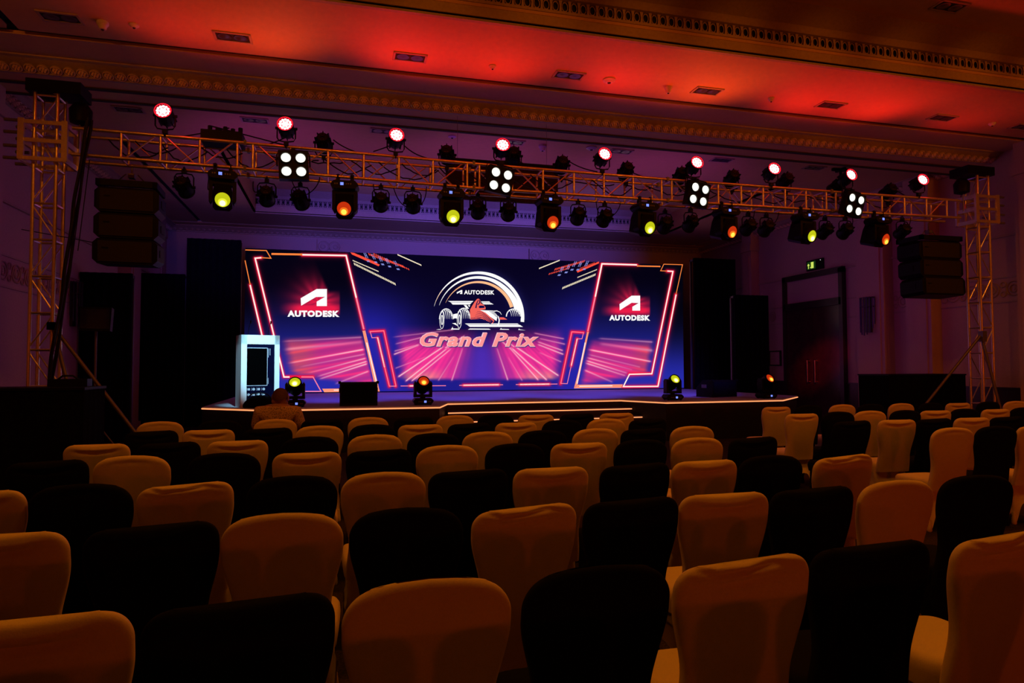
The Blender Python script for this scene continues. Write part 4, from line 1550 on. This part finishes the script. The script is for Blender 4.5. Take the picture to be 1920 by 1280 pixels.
cbd = thing('cable_bundle', 'thick bundle of black cables hanging down beside the left truss tower', 'cable')
for q in range(5):
    off = Vector((.018 * cos(q * 1.3), .018 * sin(q * 1.3) - .02 * q, 0))
    MB().path([v + off + Vector((.008 * sin(i * .7 + q), 0, 0)) for i, v in enumerate(spline(P))], .013, 6).build('cable_strand', CABLE, cbd, 60)
for q, (a, b) in enumerate((((168, 300), (146, 470)), ((160, 300), (128, 540)))):
    tag(MB().tube(on_y(*a, 9.85), on_y(b[0], b[1], 9.75), .006, 6).build('rope', CABLE), ('thin black rope hanging beside the left tower, nearer the speaker stack', 'thin black rope hanging beside the left tower, nearer the cable bundle')[q], 'rope')
P = [on_y(40, 430, 9.9), on_y(130, 446, 10.0), on_y(178, 455, 10.3)]
tag(MB().path(P, .006, 5).build('rope', CABLE), 'thin rope tied from the left tower across to the speaker stack', 'rope')

# ================================================================== WALL FITTINGS
xs = thing('exit_sign', 'small green running-man exit sign on the wall above the double door', 'sign', (XR - .03, 16.3, 4.34), 0)
MB().box(-.03, .03, -.34, .34, 0, .30).build('sign_case', BLACK, xs)
MB().box(-.036, -.030, -.05, .30, .04, .26).build('sign_face', glow('exit_dark_green', (22, 50, 16), 1.0), xs)
g = MB()


def sx_(y, z):
    return (-.040, y, z)


def bar(y0, z0, y1, z1, w_):
    d = Vector((y1 - y0, z1 - z0)).normalized()
    n_ = Vector((-d.y, d.x)) * w_ / 2
    g.add([(-.040, y0 + n_.x, z0 + n_.y), (-.040, y1 + n_.x, z1 + n_.y), (-.040, y1 - n_.x, z1 - n_.y), (-.040, y0 - n_.x, z0 - n_.y)], [(0, 1, 2, 3)])


# seen from the room the +y direction is to the left
bar(.235, .06, .235, .19, .03)
bar(.235, .20, .275, .15, .025)
bar(.235, .20, .195, .15, .025)
g.box(-.041, -.038, .02, .13, .06, .24)
bar(.165, .10, .13, .07, .02)
g.build('running_man', glow('exit_green', (205, 225, 95), 1.0), xs)
MB().lathe([(.012, 0), (.006, .01)], 8, Matrix.Translation((-.034, -.26, .25)) @ Matrix.Rotation(-pi / 2, 4, 'Y')).build('indicator_lamp', glow('sign_indicator', (230, 230, 220), 1.0), xs)

pf = thing('picture_frame', 'small dark-framed notice on the right wall left of the double door', 'picture', (XR - .03, 18.2, 1.8))
b = MB()
b.box(-.03, .02, -.28, .28, -.24, -.20).box(-.03, .02, -.28, .28, .20, .24).box(-.03, .02, -.28, -.24, -.24, .24).box(-.03, .02, .24, .28, -.24, .24)
b.build('frame', DADO, pf)
MB().box(-.012, .01, -.24, .24, -.2, .2).build('print', WALLP, pf)


def sconce(label, x, y, s):
    t = thing('wall_sconce', label, 'wall lamp', (x, y, 2.3), 0)
    MB().box(min(0, s * .05), max(0, s * .05), -.10, .10, .1, 1.0).build('back_plate', DADO, t)
    g_ = mat('dark_crystal', (.014, .011, .016), .35)
    for k in range(9):
        a = pi * k / 8
        px_, py_ = s * (.05 + .12 * sin(a)), .22 * cos(a)
        MB().tube((px_, py_, .30 - .28 * sin(a)), (px_, py_, 1.0), .014, 6).build('crystal_rod', g_, t)
    r = MB()
    for z in (.98, .75):
        r.path([(s * (.05 + .125 * sin(pi * k / 10)), .225 * cos(pi * k / 10), z) for k in range(11)], .014, 6)
    r.build('band', DADO, t, 50)
    return t


sconce('dark crystal rod sconce on the right wall between door and table', XR - .02, 13.05 + .95, -1).location = (XR - .32, 14.0, 2.3)
sconce('dark crystal rod sconce on the left wall behind the left tower', XL, 15.2, 1)


# recessed ceiling fittings
def downlight(label, x, y, z, grp):
    t = thing('recessed_downlight', label, 'ceiling light', (x, y, z), 0, grp)
    b = MB()
    b.box(-.24, .24, -.13, -.10, -.015, .01).box(-.24, .24, .10, .13, -.015, .01).box(-.24, -.21, -.13, .13, -.015, .01).box(.21, .24, -.13, .13, -.015, .01)
    b.build('frame', MOULD, t)
    MB().box(-.21, .21, -.10, .10, -.004, .0).build('recess', DARKGAP, t)
    for s in (-.1, .1):
        MB().lathe([(.088, -.004), (.088, -.014), (.05, -.010), (.02, -.02), (.004, -.02)], 16, Matrix.Translation((s, 0, 0)), False).build('lamp', mat('lamp_reflector', (.13, .11, .10), .3, .6), t, 50)
    return t


d0 = None
for i, x in enumerate((-3.48, -1.44, .93, 3.34, 5.7, 8.06, 10.42, 12.3)):
    lab = 'recessed twin downlight in the red-lit soffit, %s from the left wall' % ORD[i]
    if d0 is None:
        o = d0 = downlight(lab, x, 9.4, ZS, 'twin downlights in the red-lit soffit')
    else:
        o = copy_tree(d0)
        o.location = (x, 9.4, ZS)
        o['label'] = lab
for i, x in enumerate((-3.57, -1.53, .74, 3.26, 5.58, 7.92, 10.26)):
    o = copy_tree(d0)
    o.location = (x, 12.52, ZS)
    o['label'] = 'recessed twin downlight in the purple ceiling behind the header, %s from the left wall' % ORD[i]
    o['group'] = 'twin downlights behind the header'
o = copy_tree(d0)
o.location = (8.25, 7.28, ZC)
o['label'] = 'recessed twin downlight in the dark ceiling above the oval frieze'
del o['group']


def ceiling_disc(name, label, cat, x, y, r, h, dome=False):
    t = thing(name, label, cat, (x, y, ZS))
    MB().lathe([(r, 0), (r, -h * .35), (r * .8, -h * .5), (r * .55, -h), (.005, -h)], 16).build('body', mat('fitting_white', (.6, .55, .52), .5), t, 40)
    MB().lathe([(r * .3, -h), (r * .2, -h - .012), (.004, -h - .014)], 10).build('sensor', DARKGAP, t, 50)
    return t


for nm, lab, cat, x, y, r, h in (('smoke_detector', 'round smoke detector on the red soffit near the left wall', 'smoke detector', -2.63, 9.38, .06, .04),
                                 ('ceiling_camera', 'small dome camera on the red soffit beside the leftmost downlight', 'camera', -3.0, 9.4, .07, .10),
                                 ('smoke_detector', 'small round detector on the red soffit between third and fourth downlights', 'smoke detector', 2.14, 9.38, .055, .05),
                                 ('ceiling_speaker', 'round dome detector on the red soffit right of the fourth downlight', 'smoke detector', 4.0, 9.4, .10, .05),
                                 ('ceiling_camera', 'small dome camera on the red soffit left of the fifth downlight', 'camera', 5.02, 9.42, .06, .10),
                                 ('smoke_detector', 'small round detector on the red soffit beside the oval shadow', 'smoke detector', 6.89, 9.4, .05, .06),
                                 ('smoke_detector', 'small round detector on the red soffit near the right wall', 'smoke detector', 11.56, 9.4, .06, .05),
                                 ('smoke_detector', 'small pale detector on the purple ceiling right of the third red par', 'smoke detector', 2.05, 12.5, .08, .03),
                                 ('ceiling_camera', 'dark dome camera on the purple ceiling right of the fourth red par', 'camera', 3.89, 12.55, .08, .12),
                                 ('smoke_detector', 'round dome detector on the purple ceiling left of the fifth red par', 'smoke detector', 4.9, 12.45, .11, .05)):
    ceiling_disc(nm, lab, cat, x, y, r, h)
pj = thing('ceiling_bracket', 'dark bracket fitting on the purple ceiling above the right end of the truss', 'bracket', (10.9, 12.45, ZS))
MB().box(-.22, .22, -.03, .03, -.06, 0).box(-.03, .03, -.14, .14, -.05, 0).tube((0, 0, 0), (0, 0, -.14), .03).build('bracket_arms', BLACK, pj)


# ================================================================== CHAIRS
def chair_meshes(kind, m, seed):
    """banquet chair under a stretched spandex cover: backrest, seat, skirt with four foot pockets; +y is the front"""
    rnd = random.Random(seed)
    NR, n = 40, 52
    rings = []
    T = .955
    cr = .075

    def hw(z):
        return .198 - .012 * smooth(.42, .58, z) + .046 * smooth(.58, .84, z)

    ph = rnd.uniform(-.02, .02)
    for i in range(NR + 1):
        u = i / NR
        z = .38 + (T - .38) * (1 - (1 - u) ** 1.55)
        wz = hw(z)
        top = T - .004
        if z > top - cr:
            q = (z - (top - cr)) / cr
            wz = wz - cr + cr * sqrt(max(0.0, 1 - q * q) + .0004)
        th = .036 - .006 * smooth(.6, .95, z)
        if z > T - .036:
            q = (z - (T - .036)) / .036
            th *= sqrt(max(.03, 1 - q * q * .97))
        yc = -.205 - (z - .45) * .17
        ring = []
        for k in range(n):
            t = 2 * pi * k / n
            c_, s_ = cos(t), sin(t)
            e = .38
            xx = wz * (abs(c_) ** e) * (1 if c_ >= 0 else -1)
            yy = th * (abs(s_) ** .7) * (1 if s_ >= 0 else -1)
            zz = z
            wt = smooth(.70, .95, z)
            xr = xx / .228
            if kind == 0:        # flat top, fabric pulled down in the middle
                zz += wt * (-.006 * cos(xr * pi) + .012 * ph * xr * 40)
                sm = .925 - .018 * (1 - xr * xr)
                if s_ < 0:
                    yy += .022 * math.exp(-((z - sm + .012) / .011) ** 2) * math.exp(-(xr / .55) ** 4)
                    yy -= .007 * math.exp(-((z - sm - .010) / .010) ** 2) * math.exp(-(xr / .55) ** 4)
            elif kind == 1:      # arched top
                zz += wt * (.034 * (1 - xr * xr) - .014)
                if s_ < 0:
                    yy += .008 * math.exp(-((z - .915 + .02 * xr * xr) / .012) ** 2) * math.exp(-(xr / .4) ** 4)
            else:                # dipped top, slanted folds
                zz += wt * (-.010 * (1 - abs(xr)) + .014 * xr)
                if s_ < 0:
                    yy += .009 * sin((z * 1.0 + xr * .06) * 190) * smooth(.83, .93, z) * math.exp(-(xr / .7) ** 4)
            if s_ < 0:           # cushion bulge and slight slack in the back
                yy -= .012 * sin(pi * min(1, max(0, (z - .42) / .5))) * (1 - xr * xr * .8)
            ring.append(Vector((xx, yc + yy, zz)))
        rings.append(ring)
    back = MB().loft(rings).mesh('backrest', m, 70)
    # seat
    sr = []
    for dz, k in ((-.09, .96), (-.03, 1.0), (0.0, .985), (.018, .93), (.026, .80), (.030, .4)):
        ring = []
        for q in range(40):
            t = 2 * pi * q / 40
            c_, s_ = cos(t), sin(t)
            xx = .215 * k * (abs(c_) ** .35) * (1 if c_ >= 0 else -1)
            yy = .215 * k * (abs(s_) ** .35) * (1 if s_ >= 0 else -1)
            ring.append(Vector((xx * (1 + .05 * s_), yy + .02, .455 + dz)))
        sr.append(ring)
    seat = MB().loft(sr).mesh('seat', m, 60)
    # skirt: fabric stretched from the seat to four feet, arched up between them
    rs = []
    N = 64
    for j in range(9):
        v = j / 8
        ring = []
        for q in range(N):
            t = 2 * pi * q / N + pi / N
            c_, s_ = cos(t), sin(t)
            corner = abs(sin(2 * t)) ** 3.0
            zb = .012 + .20 * (1 - corner)
            z = .40 + (zb - .40) * v
            pull = 1 - .10 * sin(pi * v) * (1 - corner) - .03 * v * (1 - corner)
            xx = .205 * pull * (abs(c_) ** .38) * (1 if c_ >= 0 else -1)
            yy = .205 * pull * (abs(s_) ** .38) * (1 if s_ >= 0 else -1)
            ring.append(Vector((xx * (1 + .03 * v), yy * (1 + .06 * v) + .01 - .02 * v * (s_ < 0), z)))
        rs.append(ring)
    skirt = MB().loft(rs, False).mesh('skirt', m, 60)
    foot = MB().lathe([(.018, 0), (.024, .012), (.02, .05), (.012, .12)], 8).mesh('foot', m, 50)
    return back, seat, skirt, foot


CH = {('w', k): chair_meshes(k, CREAM, 10 + k) for k in range(3)}
CH.update({('b', k): chair_meshes(k, BLACKCLOTH, 20 + k) for k in range(2)})
PROTO = {}


def chair(color, kind):
    key = (color, kind)
    if key not in PROTO:
        t = thing('banquet_chair', '', 'chair')
        b_, s_, k_, f_ = CH[key]
        link('backrest', b_, t)
        link('seat', s_, t)
        link('skirt', k_, t)
        for fx in (-.19, .19):
            for fy in (-.19, .20):
                link('foot', f_, t, (fx, fy, 0))
        PROTO[key] = t
        return t
    return copy_tree(PROTO[key])


ROWY_L = {0: 0.88, 1: 1.84, 2: 2.77, 3: 3.74, 4: 4.86, 5: 5.80, 6: 6.86, 7: 7.86}
# (column, photo x of the top centre) per row of the main block
LB = {0: None, 1: [80, 437, 794, 1098, 1395, 1645, 1895], 2: [10, 270, 528, 768, 987, 1185, 1358, 1522, 1680, 1842],
      3: [-55, 145, 353, 545, 717, 882, 1033, 1190, 1320, 1452, 1580], 4: [85, 249, 425, 575, 715, 839, 965, 1088, 1198, 1306, 1410],
      5: [179, 318, 444, 578, 701, 812, 916, 1018, 1116, 1208, 1298], 6: [285, 388, 500, 598, 697, 790, 880, 967, 1055, 1137, 1214],
      7: [298, 410, 514, 604, 689, 775, 853, 930, 1006, 1082, 1159]}
C0 = {0: 'b', 1: 'w', 2: 'w', 3: 'w', 4: 'b', 5: 'w', 6: 'b', 7: 'w'}
ARCH = {(7, 514), (7, 689), (7, 853), (5, 701), (4, 249), (3, 717), (4, 839), (2, 528), (1, 794), (6, 598), (5, 916), (5, 1116), (4, 1306), (5, 1298), (2, 1680), (6, 1137), (7, 298)}
DIP = {(3, 1580), (1, 1395), (2, 987), (3, 353), (1, 1895)}


def ratio_x(px_, Y, Z=.95):
    # X where the vertical plane of photo column px_ at chair-top height meets depth Y
    u = 0
    y = 640 + 500 / max(Y, .5)
    for _ in range(4):
        d = ray(px_, y)
        X = d.x / d.y * Y
        y = to_px((X, Y, Z))[1]
    return X


LIGHTN = {'w': 'cream', 'b': 'black'}
FROMC = {0: 'unseen row added beside the camera', 1: 'row nearest the camera', 2: 'second row from the camera', 3: 'third row from the camera', 4: 'fourth row from the camera', 5: 'fifth row from the camera', 6: 'sixth row from the camera', 7: 'front row by the stage'}
rnd = random.Random(5)
for r, xs_ in LB.items():
    col = C0[r]
    Y = ROWY_L[r]
    if r == 0:  # unseen row, added to cast the shade band on the nearest chair backs
        xs_ = list(range(7))
    Xs = [ratio_x(q, Y) for q in xs_] if r else [-.74 + .492 * k for k in range(7)]
    # neighbours keep a hand's breadth: relax towards an even pitch
    for _ in range(12):
        for i in range(len(Xs) - 1):
            gap = Xs[i + 1] - Xs[i]
            if gap < .485:
                m_ = (.485 - gap) / 2
                Xs[i] -= m_
                Xs[i + 1] += m_
    for i, (q, X) in enumerate(zip(xs_, Xs)):
        kind = 1 if (r, q) in ARCH else (2 if (r, q) in DIP and col == 'w' else 0)
        if col == 'b':
            kind = 1 if rnd.random() < .5 else 0
        c = chair(col, kind)
        c.location = (X, Y + .29 + rnd.uniform(-.02, .02), 0)
        c.rotation_euler = (0, 0, rnd.uniform(-.05, .05))
        nth = i + 1
        c['label'] = '%s banquet chair, %s from the left, %s, large seat block' % (LIGHTN[col], ORD[i], FROMC[r])
        c['group'] = '%s-covered chairs of the large block' % LIGHTN[col]
        col = 'b' if col == 'w' else 'w'

RB = {4: (4.98, 'w', [1787, 1875, 1945]), 5: (6.02, 'b', [1598, 1687, 1750, 1826, 1885]), 6: (7.10, 'w', [1505, 1575, 1637, 1700, 1759, 1816, 1868, 1912]),
      7: (8.40, 'w', [1457, 1519, 1580, 1636, 1690, 1746, 1800, 1853, 1905])}
NAMR = {4: 'row nearest the camera', 5: 'second row from the camera', 6: 'third row from the camera', 7: 'front row by the stage'}
for r, (Y, col, xs_) in RB.items():
    Xs = [ratio_x(q, Y) for q in xs_]
    for _ in range(30):
        for i in range(len(Xs) - 1):
            gap = Xs[i + 1] - Xs[i]
            if gap < .49:
                m_ = (.49 - gap) / 2
                Xs[i] -= m_
                Xs[i + 1] += m_
    for i, q in enumerate(xs_):
        X = Xs[i]
        kind = 1 if q in (1580, 1690, 1787, 1637, 1905) else 0
        if col == 'b':
            kind = i % 2
        c = chair(col, kind)
        c.location = (X, Y + .29 + rnd.uniform(-.02, .02), 0)
        c.rotation_euler = (0, 0, rnd.uniform(-.05, .05) - .05)
        c['label'] = '%s banquet chair, %s from the aisle, %s, right seat block' % (LIGHTN[col], ORD[i], NAMR[r])
        c['group'] = '%s-covered chairs of the right block' % LIGHTN[col]
        col = 'b' if col == 'w' else 'w'
for o in list(PROTO.values()):
    pass


# ================================================================== PERSON
def skin_mesh(name, verts, edges, radii, m, level=2):
    me = bpy.data.meshes.new(name)
    me.from_pydata(verts, edges, [])
    o = bpy.data.objects.new(name, me)
    COL.objects.link(o)
    o.modifiers.new('skin', 'SKIN')
    sd = o.modifiers.new('sub', 'SUBSURF')
    sd.levels = sd.render_levels = level
    for i, r in enumerate(radii):
        v = me.skin_vertices[0].data[i]
        v.radius = r if isinstance(r, tuple) else (r, r)
        v.use_root = (i == 0)
    bpy.context.view_layer.update()
    dg = bpy.context.evaluated_depsgraph_get()
    out = bpy.data.meshes.new_from_object(o.evaluated_get(dg))
    bpy.data.objects.remove(o)
    out.materials.clear()
    out.materials.append(m)
    out.shade_smooth()
    out.name = name
    return out


SKIN = mat('skin', (.26, .13, .08), .55, 0, .08, 0, 20)
HAIR = mat('short_dark_hair', (.06, .022, .014), .8, 0, .3, .3, 90)
TROU = mat('dark_trousers', (.015, .014, .016), .9)
SHIRT = bpy.data.materials.new('dotted_shirt')
SHIRT.use_nodes = True
nt = SHIRT.node_tree
bs = nt.nodes['Principled BSDF']
bs.inputs['Roughness'].default_value = .85
tc = nt.nodes.new('ShaderNodeTexCoord')
vo = nt.nodes.new('ShaderNodeTexVoronoi')
vo.inputs['Scale'].default_value = 70
rp = nt.nodes.new('ShaderNodeValToRGB')
rp.color_ramp.elements[0].position = .28
rp.color_ramp.elements[1].position = .40
rp.color_ramp.elements[0].color = (.06, .03, .03, 1)
rp.color_ramp.elements[1].color = (.42, .30, .24, 1)
nt.links.new(tc.outputs['Object'], vo.inputs['Vector'])
nt.links.new(vo.outputs['Distance'], rp.inputs['Fac'])
nt.links.new(rp.outputs['Color'], bs.inputs['Base Color'])

pe = thing('person', 'seated person in a dotted shirt seen from behind, in front of the stage', 'person', (-.72, 8.15, 0), -.12)
# local: +y forward; seat top at z=.48
BV = [(0, .02, .56), (0, .03, .72), (.01, .02, .90), (.02, .02, 1.05), (.025, .03, 1.12), (.03, .045, 1.17), (.03, .055, 1.235), (.03, .06, 1.285),      # 0-7 spine to crown
      (-.19, .0, 1.04), (-.235, .03, .82), (-.20, .22, .68), (.22, .0, 1.035), (.275, .05, .83), (.20, .24, .68),          # 8-13 arms
      (-.10, .05, .54), (-.12, .44, .53), (-.12, .46, .10), (.10, .05, .54), (.12, .44, .53), (.12, .46, .10),             # 14-19 legs
      (-.12, .58, .05), (.12, .58, .05)]
BE = [(0, 1), (1, 2), (2, 3), (3, 4), (4, 5), (5, 6), (6, 7), (3, 8), (8, 9), (9, 10), (3, 11), (11, 12), (12, 13), (0, 14), (14, 15), (15, 16), (0, 17), (17, 18), (18, 19), (16, 20), (19, 21)]
BR = [(.15, .12), (.15, .11), (.165, .115), (.12, .10), (.058, .058), (.075, .082), (.082, .098), (.055, .066), (.07, .065), (.050, .050), (.034, .034), (.07, .065), (.050, .050), (.034, .034),
      (.085, .085), (.062, .062), (.042, .042), (.085, .085), (.062, .062), (.042, .042), (.035, .03), (.035, .03)]
body = link('body', skin_mesh('body', BV, BE, BR, SKIN), pe)
# shirt over torso and upper arms
SV = [BV[i] for i in (0, 1, 2, 3)] + [(.025, .028, 1.10)] + [BV[8], BV[9], BV[11], BV[12]]
SE = [(0, 1), (1, 2), (2, 3), (3, 4), (3, 5), (5, 6), (3, 7), (7, 8)]
SR = [(.175, .14), (.175, .13), (.19, .135), (.145, .12), (.075, .07), (.088, .082), (.072, .066), (.088, .082), (.072, .066)]
link('shirt', skin_mesh('shirt', SV, SE, SR, SHIRT), pe)
TV = [BV[i] for i in (0, 14, 15, 16, 17, 18, 19)]
TE = [(0, 1), (1, 2), (2, 3), (0, 4), (4, 5), (5, 6)]
link('trousers', skin_mesh('trousers', TV, TE, [(.17, .13), .10, .078, .06, .10, .078, .06], TROU), pe)
hm = MB()
rings = []
for i in range(9):
    a = pi * .5 * i / 8
    rr, zz = cos(a), sin(a)
    rings.append([Vector((.03 + .090 * rr * cos(t) if True else 0, .048 + .106 * rr * sin(t), 1.215 + .098 * zz - (.045 if sin(t) < 0 else 0.0) * rr * abs(sin(t)))) for t in [2 * pi * q / 24 for q in range(24)]])
hm.loft(rings).build('hair', HAIR, pe, 70)
for s in (-1, 1):
    MB().lathe([(.004, -.012), (.026, -.006), (.030, .004), (.012, .010)], 10, Matrix.Translation((.03 + s * .088, .052, 1.195)) @ Matrix.Rotation(s * pi / 2 - .0, 4, 'Y') @ Matrix.Scale(1.4, 4, (1, 0, 0))).build('ear', SKIN, pe, 60)
MB().lathe([(.018, 0), (.012, .02), (.004, .034)], 8, Matrix.Translation((.03, .135, 1.185)) @ Matrix.Rotation(-pi / 2, 4, 'X')).build('nose', SKIN, pe, 60)
# hands resting on the thighs: palm and five separate fingers each
for s, wx in ((-1, -.20), (1, .20)):
    hv = [(wx, .22, .68), (wx * .95, .28, .645), (wx * .92, .33, .635)]
    he = [(0, 1), (1, 2)]
    hr = [(.030, .020), (.040, .018), (.038, .014)]
    for f_, (dx, L) in enumerate(((-.030, .062), (-.010, .072), (.010, .068), (.029, .052))):
        b0 = len(hv)
        hv += [(wx * .92 + dx, .345, .634), (wx * .92 + dx * 1.1, .345 + L * .5, .630), (wx * .92 + dx * 1.15, .345 + L, .612)]
        he += [(2, b0), (b0, b0 + 1), (b0 + 1, b0 + 2)]
        hr += [.010, .009, .0075]
    b0 = len(hv)
    hv += [(wx * .95 - s * .042, .295, .635), (wx * .95 - s * .062, .325, .622)]
    he += [(1, b0), (b0, b0 + 1)]
    hr += [.011, .009]
    link('hand', skin_mesh('hand', hv, he, hr, SKIN), pe)
